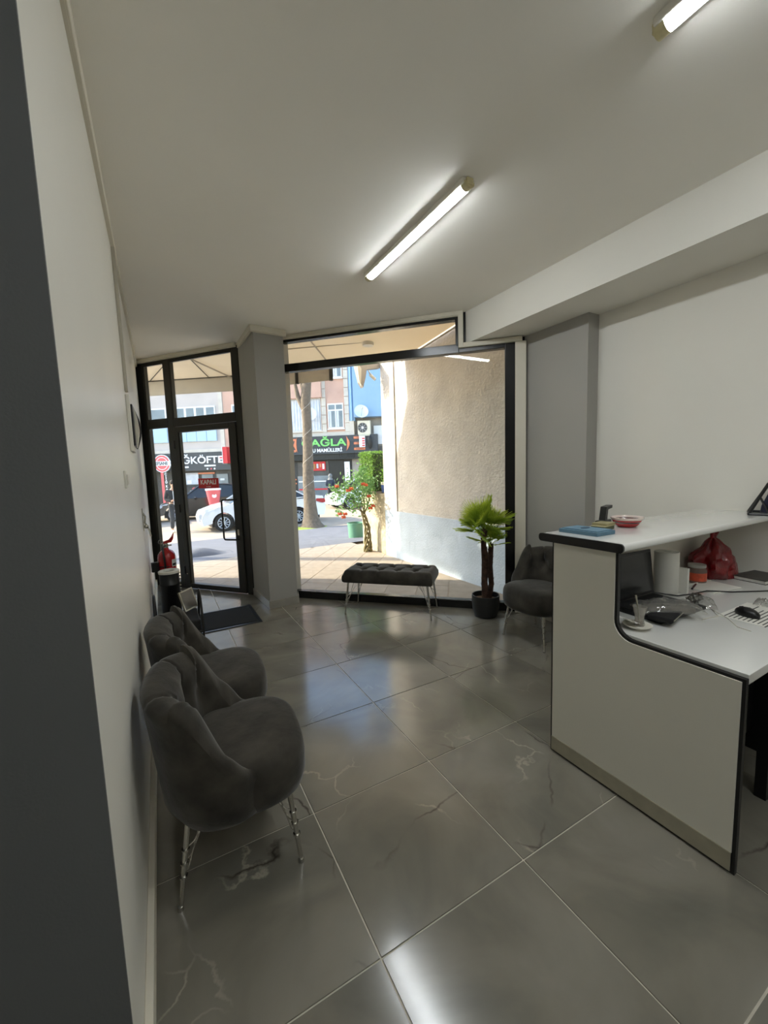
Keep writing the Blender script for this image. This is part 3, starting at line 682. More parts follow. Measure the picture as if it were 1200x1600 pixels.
b.done('bag_body', RB, rb, smooth=50)
b = MB(); g = b.grid(lambda u, v: (.10 + .11 * math.cos(2 * PI * u) * (1 - .6 * v) * (1 + .3 * noise.noise(Vector((u * 9, v * 5, 1)))), -.05 + .07 * math.sin(2 * PI * u) * (1 - .6 * v), .13 * math.sin(v * 1.6) + .012 * noise.noise(Vector((u * 14, v * 9, 4)))), 30, 10, wrap=True); b.b.faces.new([r[-1] for r in g]); b.b.faces.new([r[0] for r in g]); b.done('bag_fold', RB, rb, smooth=50)
b = MB()
for s in (-1, 1): b.tube([(s * .02, 0, .27), (s * .05, -.01, .31), (s * .03, .0, .335), (-s * .01, 0, .28)], [.012, .010, .010, .008], 8)
for v in b.b.verts: v.co.z -= .02
b.done('handle', RB, rb, smooth=True)
nb = thing('dark_notebook', 'closed dark notebook on the desk near right wall', 'notebook', (3.07, .985, ZD), math.radians(-8))
MB().box(-.10, .12, -.08, .08, .002, .020, .001).done('pages', M['paper'], nb); MB().box(-.105, .125, -.085, .085, .020, .024, .001).box(-.105, .125, -.085, .085, 0, .002).done('cover', mat('grey_brown_cover', (60, 57, 52), .5), nb)
sa = thing('saucer', 'white saucer under the tea glass on desk corner', 'saucer', (1.775, .965, ZD))
MB().lathe([(0, .003), (.03, .0), (.034, .003), (.055, .016), (.057, .018), (.052, .018), (.03, .007), (0, .007)], n=36).done('dish', M['whitep'], sa, smooth=True)
nk = tag(MB().grid and (lambda: (lambda b: (b.grid(lambda u, v: (-.045 + .07 * u + .012 * v, -.03 + .07 * v, .012 + .03 * (1 - u) + .004 * math.sin(9 * u + 6 * v)), 8, 8), b.done('napkin', M['paper'], fix=False))[1])(MB()))(), 'white paper napkin tucked beside the tea glass', 'napkin'); nk.location = (1.755, .985, ZD + .006)
tg = thing('tea_glass', 'small clear tea glass standing on the white saucer', 'glass', (1.795, .968, ZD + .008))
MB().lathe([(0, 0), (.020, 0), (.022, .004), (.017, .025), (.019, .045), (.026, .075), (.0275, .085), (.0262, .085), (.0245, .075), (.0175, .045), (.0155, .025), (.018, .008), (0, .008)], n=28).done('cup', glass_mat('tea_glass_clear', (.9, .9, .88), 1.5, .02, ((210, 205, 196), .28)), tg, smooth=True)
MB().lathe([(0, .009), (.016, .009), (.0145, .02), (0, .02)], n=20).done('tea_dregs', mat('tea_brown', (90, 48, 22), .3), tg, smooth=True)
sp = thing('teaspoon', 'small steel teaspoon standing in the tea glass', 'spoon', (1.79, .966, ZD + .018))
MB().tube([(.005, 0, 0), (-.004, .004, .06), (-.014, .010, .125)], [.003, .0025, .004], 8).done('handle', M['steel'], sp, smooth=True); MB().ball((.006, -.001, .0), .010, .8, .4, 1.3, 12).done('spoon_bowl', M['steel'], sp, smooth=True)
pc = thing('black_pouch', 'flat black pouch under the wrapped packet', 'pouch', (1.985, .955, ZD + .019), .2); MB().box(-.12, .08, -.055, .045, 0, .022, .008).done('pouch_body', mat('black_fabric', (14, 14, 15), .8, var=.2), pc); MB().box(-.10, .06, -.057, -.054, .010, .014).done('zip', M['steel'], pc)
def crinkle(name, loc, rz, sx, sy, h, seed, m):
    b = MB()
    g = b.grid(lambda u, v: ((u - .5) * sx, (v - .5) * sy, .004 + h * (math.sin(PI * u) * math.sin(PI * v)) ** .45 * (1 + .5 * noise.noise(Vector((u * 5 + seed, v * 5, 0)))) + .010 * noise.noise(Vector((u * 16, v * 16, seed)))), 26, 18)
    for v in b.b.verts: v.co.z = max(.001, v.co.z)
    o = b.done(name, m, None, smooth=60); o.location = loc; o.rotation_euler = (0, 0, rz)
    return o
FILM = glass_mat('crinkled_clear_film', (.86, .86, .84), 1.9, .08, ((190, 188, 182), .16))
r_ = crinkle('plastic_packet', (2.02, .965, ZD + .03), math.radians(-38), .28, .13, .045, 3, FILM); tag(r_, 'clear plastic wrapped packet lying beside the laptop', 'packet')
MB().box(-.10, .10, -.04, .04, -.002, .022, .008).done('wrapped_contents', mat('packet_contents', (96, 90, 82), .7, var=.5, scale=25), r_)
r_ = crinkle('cable_bag', (2.33, .955, ZD), math.radians(30), .16, .10, .03, 8, FILM); tag(r_, 'small clear bag of cables behind the wrapped packet', 'bag')
r_ = crinkle('small_clear_packet', (2.56, .80, ZD), math.radians(10), .11, .06, .02, 14, FILM); tag(r_, 'small clear packet near right edge of desk', 'packet')
ms = thing('computer_mouse', 'black computer mouse standing on the printed sheet', 'mouse', (2.315, .775, ZD + .003), math.radians(70))
MB().ball((0, 0, .008), .052, 1.0, .60, .55, 24).done('shell', M['blackp'], ms, smooth=True); MB().tube([(.02, 0, .033), (.035, 0, .028)], .004, 8).done('scroll_wheel', mat('grey_wheel', (80, 80, 80), .5), ms, smooth=True)
ds = thing('printed_sheet', 'white sheet with printed lines under the mouse', 'sheet', (2.33, .765, ZD), math.radians(0)); MB().box(-.115, .20, -.085, .085, 0, .0015).done('sheet', M['paper'], ds)
b = MB()
for k in range(9): b.box(-.10, .17 - .05 * (k % 3), -.075 + .017 * k, -.070 + .017 * k, .0015, .0018)
b.box(-.118, .2, -.088, -.084, 0, .002).done('printed_lines', mat('print_ink', (60, 60, 58), .7), ds)
b = MB(); b.tube([(2.30, 1.19, ZD + .010), (2.36, 1.085, ZD + .005), (2.44, 1.06, ZD + .005), (2.55, 1.03, ZD + .012), (2.66, .96, ZD + .004), (2.78, .89, ZD + .004), (2.95, .80, ZD + .004), (3.2, .70, ZD + .004)], .0035, 8)
tag(b.done('black_cable', M['blackp'], smooth=True), 'long black cable running across the desk to the right', 'cable')
b = MB(); r2 = random.Random(4); pts = []
for k in range(40): a = k * .8; pts.append((2.33 + .07 * math.cos(a) * (1 + .2 * math.sin(k)), .99 + .035 * math.sin(a * 1.1), ZD + .010 + .022 * abs(math.sin(k * 1.7))))
b.tube(pts, .0028, 6); tag(b.done('coiled_cable', mat('grey_cable', (70, 66, 60), .5), smooth=True), 'tangled coil of thin dark cable behind the packet', 'cable')
b = MB(); b.tube([(2.10, .86, ZD + .003), (2.2, .84, ZD + .003), (2.28, .90, ZD + .003), (2.20, .80, ZD + .003), (2.12, .74, ZD + .003), (2.11, .69, ZD + .003)], .0018, 6); tag(b.done('thin_white_cable', M['whitep'], smooth=True), 'thin white cable looped at the front of desk', 'cable')
#EXT
# ================================================================== OUTSIDE
def gz(y): return -.03 if y < 8 else max(-.45, -.03 - (y - 8) * .084)
def strip(name, x0, x1, ys, m, label, cat, dz=0):
    b = MB(); rows = []
    for y in ys: rows.append([b.b.verts.new((x0 + (x1 - x0) * k / 8, y, gz(y) + dz)) for k in range(9)])
    for A_, B_ in zip(rows, rows[1:]):
        for k in range(8): b.b.faces.new((A_[k], A_[k + 1], B_[k + 1], B_[k]))
    o = b.done(name, m, fix=False); return struct(o, label, cat)
strip('street_ground', -30, 40, [2.0, 5.0, 8.0], M['conc'], 'ground under the shop front paving', 'ground', -.05)
strip('asphalt_path', -30, 40, [7.62, 8.0, 9, 10, 11, 12, 13.0], M['asph'], 'blue grey asphalt strip between paving and street', 'asphalt')
strip('street', -40, 60, [13.0, 16, 20, 60], M['conc'], 'pale sunlit street', 'street')
pv = struct(MB().box(-2.2, 3.42, 2.9, 7.66, -.075, -.036).done('sidewalk', M['conc']), 'beige paved sidewalk outside the shop', 'sidewalk')
pu = (math.cos(math.radians(50.5)), math.sin(math.radians(50.5))); pvv = (math.sin(math.radians(50.5)), -math.cos(math.radians(50.5)))
def slab(poly, name='paving_stone'):
    cx = sum(p[0] for p in poly) / len(poly); cy = sum(p[1] for p in poly) / len(poly)
    o = MB().prism([(a - cx, c - cy) for a, c in poly], -.012, .006 + rnd.uniform(-.0012, .0012)).done(name, M['pave'], pv); o.location = (cx, cy, -.036)
O0 = (2.343, 6.700)
for i in range(-8, 12):
    for j in range(-14, 12):
        a0, a1 = .80 * j + (.4 if i % 2 else 0) * 0, .80 * (j + 1); c0, c1 = .385 * i, .385 * (i + 1); g = .004
        p = [(O0[0] + pu[0] * a + pvv[0] * c, O0[1] + pu[1] * a + pvv[1] * c) for a, c in ((a0 + g, c0 + g), (a1 - g, c0 + g), (a1 - g, c1 - g), (a0 + g, c1 - g))]
        for nn, d_ in ((((-dn[0], -dn[1])), -dd - .06), ((-wn[0], -wn[1]), -wd - .06), ((1, 0), 3.395), ((-1, 0), .5), ((0, 1), 7.62)):
            p = clip(p, nn, d_) if len(p) > 2 else []
        if len(p) < 3: continue
        ar = abs(sum(p[k][0] * p[(k + 1) % len(p)][1] - p[(k + 1) % len(p)][0] * p[k][1] for k in range(len(p)))) / 2
        if ar > .003: slab(p)
# neighbouring building at the right
nbg = struct(MB().box(3.42, 9.0, 2.3, 6.12, .76, 9.0).done('wall_neighbour', M['cream']), 'cream stucco wall of the neighbouring building', 'wall')
MB().box(3.405, 8.9, 2.3, 6.13, -.1, .76).done('wall_base', M['bluest'], nbg)
MB().box(3.40, 3.43, 5.72, 6.135, .76, 9.0).done('pilaster', M['cream'], nbg)
lw = struct(MB().box(3.43, 6.5, 6.14, 7.10, -.15, 1.03).done('wall_planter', M['rough']), 'low rough rendered wall with a soil top', 'wall')
MB().box(3.47, 6.5, 6.15, 7.06, 1.03, 1.045).done('soil_top', M['soil'], lw)
# hedge
def leafy(b, pts, size, r, up=.3):
    for p in pts:
        d = Vector((r.uniform(-1, 1), r.uniform(-1, 1), r.uniform(-.4, 1))).normalized(); s_ = d.orthogonal().normalized(); s_.rotate(Matrix.Rotation(r.uniform(0, 6.28), 3, d)); t = d.cross(s_); q = size * r.uniform(.6, 1.3); p = Vector(p)
        v = [b.b.verts.new(p + s_ * q), b.b.verts.new(p + t * q * .45), b.b.verts.new(p - s_ * q), b.b.verts.new(p - t * q * .45)]; b.b.faces.new(v)
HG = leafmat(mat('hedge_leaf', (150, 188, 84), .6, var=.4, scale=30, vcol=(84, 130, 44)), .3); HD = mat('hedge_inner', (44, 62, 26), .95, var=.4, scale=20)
hd = thing('clipped_hedge', 'square clipped green hedge on top of the low rough wall', 'hedge', (4.17, 6.98, 1.045))
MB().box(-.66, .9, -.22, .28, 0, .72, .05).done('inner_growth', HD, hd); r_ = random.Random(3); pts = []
for _ in range(5200):
    f = r_.random(); x, y, z = r_.uniform(-.69, .93), r_.uniform(-.25, .31), r_.uniform(.02, .76)
    if f < .3: x = -.69 + r_.uniform(0, .04)
    elif f < .6: y = -.25 + r_.uniform(0, .04)
    elif f < .85: z = .76 - r_.uniform(0, .04)
    pts.append((x, y, z))
b = MB(); leafy(b, pts, .022, r_); b.done('foliage', HG, hd, fix=False, kind='stuff')
bp = thing('blue_plant_bucket', 'blue and white bucket with a plant on low wall', 'bucket', (3.56, 6.36, 1.045))
MB().lathe([(0, 0), (.072, 0), (.085, .16), (.078, .16), (.066, .02), (0, .02)], n=28).done('bucket_body', mat('blue_bucket', (84, 112, 190), .4, var=.1), bp, smooth=50)
MB().lathe([(.0835, .14), (.0875, .14), (.089, .19), (.085, .19)], n=28).done('bucket_rim', M['whitep'], bp, smooth=50)
b = MB(); leafy(b, [(r_.gauss(0, .045), r_.gauss(0, .045), r_.uniform(.17, .42)) for _ in range(130)], .03, r_); b.tube([(0, 0, .1), (.01, 0, .35)], .006, 5); b.done('foliage', HG, bp, fix=False, kind='stuff')
# canopy over the pavement
cv = bpy.data.materials.new('cream_awning_fabric'); cv.use_nodes = True
n_ = cv.node_tree.nodes; l_ = cv.node_tree.links; n_.clear(); o_ = n_.new('ShaderNodeOutputMaterial'); mx = n_.new('ShaderNodeMixShader'); df = n_.new('ShaderNodeBsdfDiffuse'); tr = n_.new('ShaderNodeBsdfTranslucent')
tc_ = n_.new('ShaderNodeTexCoord'); nz_ = n_.new('ShaderNodeTexNoise'); nz_.inputs['Scale'].default_value = 2; rp = n_.new('ShaderNodeValToRGB'); rp.color_ramp.elements[0].color = (*lin((232, 222, 202)), 1); rp.color_ramp.elements[1].color = (*lin((240, 231, 214)), 1)
l_.new(tc_.outputs['Object'], nz_.inputs[0]); l_.new(nz_.outputs[0], rp.inputs[0]); l_.new(rp.outputs[0], df.inputs[0]); l_.new(rp.outputs[0], tr.inputs[0]); mx.inputs[0].default_value = .28
l_.new(df.outputs[0], mx.inputs[1]); l_.new(tr.outputs[0], mx.inputs[2]); l_.new(mx.outputs[0], o_.inputs[0])
aw = thing('awning', 'cream fabric awning with hanging valance over the shop front', 'awning', (0, 0, 0))
outer = [(-.95, 9.0), (1.23, 7.42), (1.92, 6.66), (2.48, 6.06), (3.38, 5.42)]; inner = [(-1.35, 7.6), (-.1, 6.32), (.96, 5.07), (1.36, 4.66), (3.38, 2.62)]
b = MB()
for k in range(4):
    a, c, d_, e_ = outer[k], outer[k + 1], inner[k + 1], inner[k]
    v = [b.b.verts.new((*p, z)) for p, z in ((a, 3.12), (c, 3.12), (d_, 3.34), (e_, 3.34))]; b.b.faces.new(v)
    v2 = [b.b.verts.new((x.co.x, x.co.y, x.co.z + .012)) for x in v]; b.b.faces.new(v2[::-1])
b.done('fabric_top', cv, aw, fix=False)
vm = mat('grey_beige_valance', (176, 168, 156), .8, var=.05)
for k in range(3):
    a, c = Vector(outer[k]), Vector(outer[k + 1]); d_ = (c - a).normalized(); nrm = Vector((-d_.y, d_.x)) * .010
    MB().prism([(a.x, a.y), (c.x, c.y), (c.x + nrm.x, c.y + nrm.y), (a.x + nrm.x, a.y + nrm.y)], 2.87, 3.13).done('valance', vm, aw)
    MB().tube([(a.x, a.y, 3.13), (c.x, c.y, 3.13)], .022, 8).done('front_rail', M['alu'], aw, smooth=True)
for k in range(5):
    a, c = outer[k], inner[k]; MB().tube([(a[0], a[1], 3.09), (c[0], c[1], 3.31)], .012, 6).done('rafter', vm, aw, smooth=True)
for (a, c) in (((.0, 8.3), (.6, 5.6)), ((.9, 7.66), (.2, 6.05))): MB().tube([(*a, 3.11), (*c, 3.30)], .008, 6).done('tension_wire', M['alu'], aw, smooth=True)
MB().box(2.045, 2.10, 6.48, 6.53, 2.87, 3.13).done('valance_divider', M['alu'], aw)
MB().box(2.455, 2.50, 6.03, 6.08, 2.86, 3.14).done('valance_end', M['alu'], aw)
po = thing('awning_post', 'unseen square post added at the awning corner to cast a shadow strip', 'post', (-.97, 9.06, -.16)); MB().box(-.09, .09, -.09, .09, 0, 3.30, .008).done('shaft', M['alu'], po)  # added out of view so that its shadow strip crosses the paving
ol = thing('soffit_lamp', 'round white lamp under the awning ceiling', 'lamp', (2.66, 5.12, 3.15)); MB().lathe([(0, -.0), (.075, 0), (.082, .02), (.082, .05), (0, .05)], n=32).done('lamp_body', M['whitep'], ol, smooth=50)
MB().tube([(-.08, .03, .045), (-.8, .62, .045), (-1.4, 1.12, .045)], .007, 6).done('lamp_cable', vm, ol, smooth=True)
# metal bracket and camera under the neighbour's eaves
bk_ = thing('eaves_bracket', 'grey folded metal bracket hanging from the neighbour corner', 'bracket', (3.20, 6.22, 2.82))
MB().extr([(-.24, .42), (-.16, .08), (-.11, .0), (-.06, .16), (-.03, .30), (.22, .34), (.22, .46)], 'y', -.05, .05).done('folded_sheet', mat('grey_sheet', (150, 144, 136), .5, metal=.3), bk_)
MB().extr([(-.22, .40), (-.19, .10), (-.16, .02), (-.14, .30)], 'y', -.065, -.05).done('pale_fold', M['trim'], bk_)
sc_ = thing('security_camera', 'small white security camera beside the metal bracket', 'camera', (3.26, 6.16, 2.98), .3); MB().tube([(-.05, 0, .05), (.06, 0, -.01)], .026, 14).done('camera_body', M['whitep'], sc_, smooth=50); MB().tube([(.055, 0, -.008), (.066, 0, -.014)], .021, 14).done('lens', M['blackp'], sc_, smooth=50); MB().tube([(-.04, 0, .05), (-.07, .02, .12)], .010, 6).done('arm', M['steel'], sc_, smooth=True)
# flowering plant, green bucket, mound
fp = thing('flowering_plant', 'leafy plant with red flowers and twisted trunk against low wall', 'plant', (3.26, 6.56, -.03))
TB = mat('twisted_trunk_bark', (122, 112, 78), .95, var=.3, scale=20, bump=.5)
for k in range(5):
    a = k * 1.26; MB().tube([(.045 * math.cos(a + t * .55) * (1.5 - .09 * t) - (.02 if t > 6 else 0) * (t - 6), .04 * math.sin(a + t * .55), .075 * t) for t in range(11)], [.028, .026, .022, .019, .018, .017, .016, .015, .014, .012, .010], 8).done('trunk', TB, fp, smooth=True)
for k, (tx, ty, tz) in enumerate([(-.55, .05, 1.15), (-.3, -.05, 1.35), (-.05, .1, 1.45), (.08, 0, 1.05), (-.42, .0, .82), (-.15, -.1, 1.1)]):
    MB().tube([(-.05, 0, .70), (tx * .4, ty * .4, .70 + (tz - .7) * .35 + .05), (tx, ty, tz)], [.013, .009, .005], 6).done('branch', TB, fp, smooth=True)
r_ = random.Random(11); pts = []
for (cx, cy, cz, rr, n) in [(-.50, .05, 1.10, .16, 170), (-.28, -.03, 1.22, .18, 230), (-.08, .08, 1.38, .13, 130), (.02, 0, 1.10, .17, 220), (-.22, 0, .98, .17, 210), (.05, .05, .86, .10, 60), (-.52, 0, .76, .09, 50), (-.02, .05, 1.5, .08, 40), (.1, .1, 1.25, .13, 120)]:
    for _ in range(n): pts.append((cx + r_.gauss(0, rr * .55), cy + r_.gauss(0, rr * .5), cz + r_.gauss(0, rr * .55)))
b = MB(); leafy(b, pts, .034, r_); b.done('foliage', leafmat(mat('plant_leaf', (150, 186, 124), .45, var=.3, scale=8, vcol=(84, 138, 66)), .35), fp, fix=False, kind='stuff')
FL = mat('red_petals', (216, 58, 34), .5, var=.2, scale=20, vcol=(236, 120, 60))
for (x, y, z) in [(-.60, -.1, 1.22), (-.42, -.16, 1.14), (-.36, -.17, 1.17), (-.12, -.14, 1.24), (-.08, -.16, 1.22), (-.02, -.15, 1.02), (.06, -.14, .84), (-.56, -.08, .74), (-.46, -.08, .73), (-.5, -.1, .68), (.02, -.12, .80)]:
    b = MB()
    for k in range(9):
        a = k * .7; d = Vector((math.cos(a), math.sin(a) * .6, .3 + .5 * math.sin(k * 2.1))); b.ball(Vector((x, y, z)) + d * .026, .018, 1, .8, .8, 8)
    b.done('flower', FL, fp, smooth=True)
gb = thing('green_bucket', 'green round tub standing behind the flowering plant', 'tub', (3.83, 8.30, -.055))
MB().lathe([(0, 0), (.165, 0), (.185, .31), (.192, .315), (.192, .335), (.178, .335), (.16, .02), (0, .02)], n=36).done('tub_body', mat('green_plastic', (96, 146, 122), .45, var=.05), gb, smooth=50)
MB().lathe([(0, .29), (.175, .29), (.175, .27)], n=24).done('soil', M['soil'], gb)
md = MB(); md.grid(lambda u, v: (-.42 + .95 * u, -.22 + .44 * v, .17 * (math.sin(PI * min(1, u * 1.15)) if u < .87 else 0) ** 1.0 * math.sin(PI * v) ** .6 * (1 - .5 * u)), 20, 10)
md = md.done('concrete_mound', M['asph'], smooth=60); md.location = (.62, 8.35, -.045); tag(md, 'low smooth mound of concrete on the asphalt beyond the door', 'mound')
# street tree
tr_ = thing('street_tree', 'bare pruned street tree wrapped with a light string', 'tree', (4.55, 13.5, -.46))
TK = mat('tree_bark', (112, 100, 86), .95, var=.25, scale=12, bump=.9, bscale=14)
b = MB(); b.tube([(0, 0, 0), (.0, 0, .12), (-.01, 0, .35), (-.03, 0, .8), (-.05, 0, 1.6), (.0, 0, 2.6), (.03, 0, 3.6), (.0, 0, 4.3), (.10, 0, 4.9), (.22, 0, 5.4)], [.50, .36, .26, .22, .19, .175, .165, .165, .15, .13], 18)
for v in b.b.verts: v.co += Vector((1, 1, 0)) * noise.noise(v.co * 3) * .05
b.done('trunk', TK, tr_, smooth=60)
for pts, r0 in (([(-.05, 0, 4.0), (-.22, .1, 4.45), (-.30, .1, 4.9)], .10), ([(.05, 0, 4.4), (-.1, .2, 5.2), (-.2, .2, 6.0)], .10), ([(.15, 0, 5.2), (.5, .1, 6.0), (.7, .2, 6.6)], .09)):
    MB().tube(pts, [r0, r0 * .8, r0 * .5], 10).done('branch', TK, tr_, smooth=True)
MB().tube([(-.02 + (.30 - .03 * min(3, t * .12)) * math.cos(t * .55) * .8, .22 * math.sin(t * .55), .9 + .075 * t) for t in range(48)], .004, 5).done('light_string', M['whitep'], tr_, smooth=True)
gp = tag(MB().lathe([(0, .03), (.3, .035), (.62, .0)], n=20, sx=1.2, sy=.7).done('grass_patch', mat('grass_green', (150, 170, 70), .9, var=.4, scale=20)), 'patch of grass around the foot of the street tree', 'grass'); gp.location = (4.35, 13.4, -.452); gp['kind'] = 'stuff'
# ------------------------------------------------------------------ cars
GL = mat('dark_car_glass', (30, 34, 38), .08, var=.1, coat=.5); TY = mat('tyre_rubber', (22, 22, 23), .85, var=.1); RIM = mat('alloy_rim', (190, 192, 194), .3, metal=.8, var=.03); TL = mat('red_tail_lamp', (170, 20, 30), .2, coat=.5); HL = mat('clear_head_lamp', (214, 220, 224), .15, coat=.5); PLT = mat('number_plate_white', (220, 222, 222), .5)
def make_car(label, paint, loc, rz, L=4.45, W=1.76, Hc=1.44, sedan=True):
    t = thing('car', label, 'car', loc, rz); f = -L / 2; wr = .295; wa, wc = f + .66, f + .66 + 2.62
    def arch(cx): return [(cx + (wr + .055) * math.cos(a), wr + (wr + .055) * math.sin(a)) for a in [PI - PI * k / 12 for k in range(13)]]
    low = [(f + .04, .22)] + [(x, max(.18, z)) for x, z in arch(wa)] + [(x, max(.18, z)) for x, z in arch(wc)] + [(f + L - .10, .26)]
    top = [(f + L - .02, .45), (f + L - .01, .62), (f + L - .04, .84), (f + L - .10, .98)] + ([(f + L - .5, 1.02), (f + L - .75, 1.0)] if sedan else [(f + L - .3, 1.02)]) + [(f + 2.3, .95), (f + 1.05, .92), (f + .6, .83), (f + .22, .71), (f + .05, .58), (f, .44)]
    b = MB(); b.extr(low + top, 'y', -W / 2, W / 2)
    for v in b.b.verts:
        s = math.copysign(1, v.co.y); tz = max(0, v.co.z - .55) / .5; v.co.y -= s * .11 * min(1, tz) ; e = max(0, abs(v.co.x) - L / 2 + .55) / .55; v.co.y -= s * .16 * e ** 2
    b.done('body_shell', paint, t, smooth=28)
    # cabin
    rear = f + L - (.78 if sedan else .22)
    sec = [(f + .98, .90, .72), (f + 1.70, Hc - .07, .60), (f + 2.15, Hc, .58), (f + 2.8, Hc - .01, .58), (rear - .55, Hc - .10, .58), (rear, 1.0, .70)]
    b = MB(); rows = []
    for x, z, hw in sec: rows.append([b.b.verts.new((x, -hw - .06 * (z < 1.1), z)), b.b.verts.new((x, -hw * .8, z + .012)), b.b.verts.new((x, hw * .8, z + .012)), b.b.verts.new((x, hw + .06 * (z < 1.1), z))])
    for A_, B_ in zip(rows, rows[1:]):
        for k in range(3): b.b.faces.new((A_[k], A_[k + 1], B_[k + 1], B_[k]))
    for sgn, k in ((-1, 0), (1, 3)):
        base = [b.b.verts.new((x, sgn * .775, .93)) for x, z, hw in sec]
        for i in range(len(sec) - 1): b.b.faces.new((base[i], base[i + 1], rows[i + 1][k], rows[i][k]))
    b.done('windows', GL, t, smooth=30)
    b = MB(); rr = []
    for x, z, hw in sec[1:5]: rr.append([b.b.verts.new((x, -hw - .01, z + .004)), b.b.verts.new((x, 0, z + .03)), b.b.verts.new((x, hw + .01, z + .004))])
    for A_, B_ in zip(rr, rr[1:]):
        for k in range(2): b.b.faces.new((A_[k], A_[k + 1], B_[k + 1], B_[k]))
    for s in (-1, 1):
        P = [Vector((x, s * (hw + (.075 if z < 1.1 else .015)), z)) for x, z, hw in sec]; b.tube(P, .028, 6)
        for xx in (f + 2.35, f + 3.25): b.tube([(xx, s * .79, .93), (xx - .0, s * .60, Hc)], .03, 6)
    b.done('roof', paint, t, smooth=40)
    for s in (-1, 1):
        for cx in (wa, wc):
            wl = MB(); wl.tube([(cx, s * (W / 2 - .20), wr), (cx, s * (W / 2 - .0), wr)], wr, 28); wl = wl.done('wheel', TY, t, smooth=40)
            b = MB(); y1 = s * (W / 2 + .003)
            for k in range(10):
                a = 2 * PI * k / 10; b.tube([(cx + .03 * math.cos(a), y1, wr + .03 * math.sin(a)), (cx + .20 * math.cos(a + .12), y1, wr + .19 * math.sin(a + .12))], .016, 6)
            b.tube([(cx + .19 * math.cos(2 * PI * k / 24), y1, wr + .19 * math.sin(2 * PI * k / 24)) for k in range(25)], .014, 6).ball((cx, y1, wr), .045, 1, .4, 1, 10)
            b.done('rim', RIM, wl, smooth=True)
    for s in (-1, 1):
        MB().extr([(f + L - .42, .80), (f + L - .38, .90), (f + L - .06, .88), (f + L - .035, .74), (f + L - .15, .72)], 'y', s * (W / 2 - .16), s * (W / 2 - .085)).done('tail_lamp', TL, t)
        MB().extr([(f + .06, .60), (f + .12, .68), (f + .60, .80), (f + .52, .70), (f + .15, .57)], 'y', s * (W / 2 - .20), s * (W / 2 - .075)).done('head_lamp', HL, t)
        MB().ball((f + 1.55, s * (W / 2 + .02), .96), .085, .8, 1, .7, 12).done('wing_mirror', paint, t, smooth=True)
        for xx in (f + 2.05, f + 2.95): MB().box(xx + .05, xx + .22, s * (W / 2 - .045), s * (W / 2 - .02), .78, .805, .003).done('door_handle', RIM, t)
    MB().box(f + L - .02, f + L + .006, -.26, .26, .74, .85).done('rear_plate', PLT, t); MB().box(f - .012, f + .02, -.26, .26, .34, .45).done('front_plate', PLT, t)
    MB().box(f + .3, f + L - .3, -W / 2 + .10, W / 2 - .10, .16, .34).done('underbody', M['blackp'], t)
    return t
PW = mat('white_car_paint', (226, 228, 230), .2, var=.01, coat=.8); PB = mat('black_car_paint', (20, 21, 23), .2, var=.02, coat=.8); PS = mat('blue_silver_paint', (120, 142, 160), .25, var=.02, coat=.8, metal=.3)
make_car('white saloon car parked behind the street tree', PW, (3.33, 15.42, -.45), math.radians(3), 4.46, 1.80, 1.42)
make_car('black hatchback across the street beyond the door glass', PB, (1.9, 20.0, -.45), math.radians(-4), 4.1, 1.74, 1.5, False)
make_car('blue silver car across the street behind the standing man', PS, (-2.35, 19.6, -.45), math.radians(0), 4.2, 1.74, 1.45, False)
make_car('second white car at right, partly behind the flowering plant', PW, (9.7, 19.3, -.45), math.radians(3), 4.4, 1.76, 1.46)
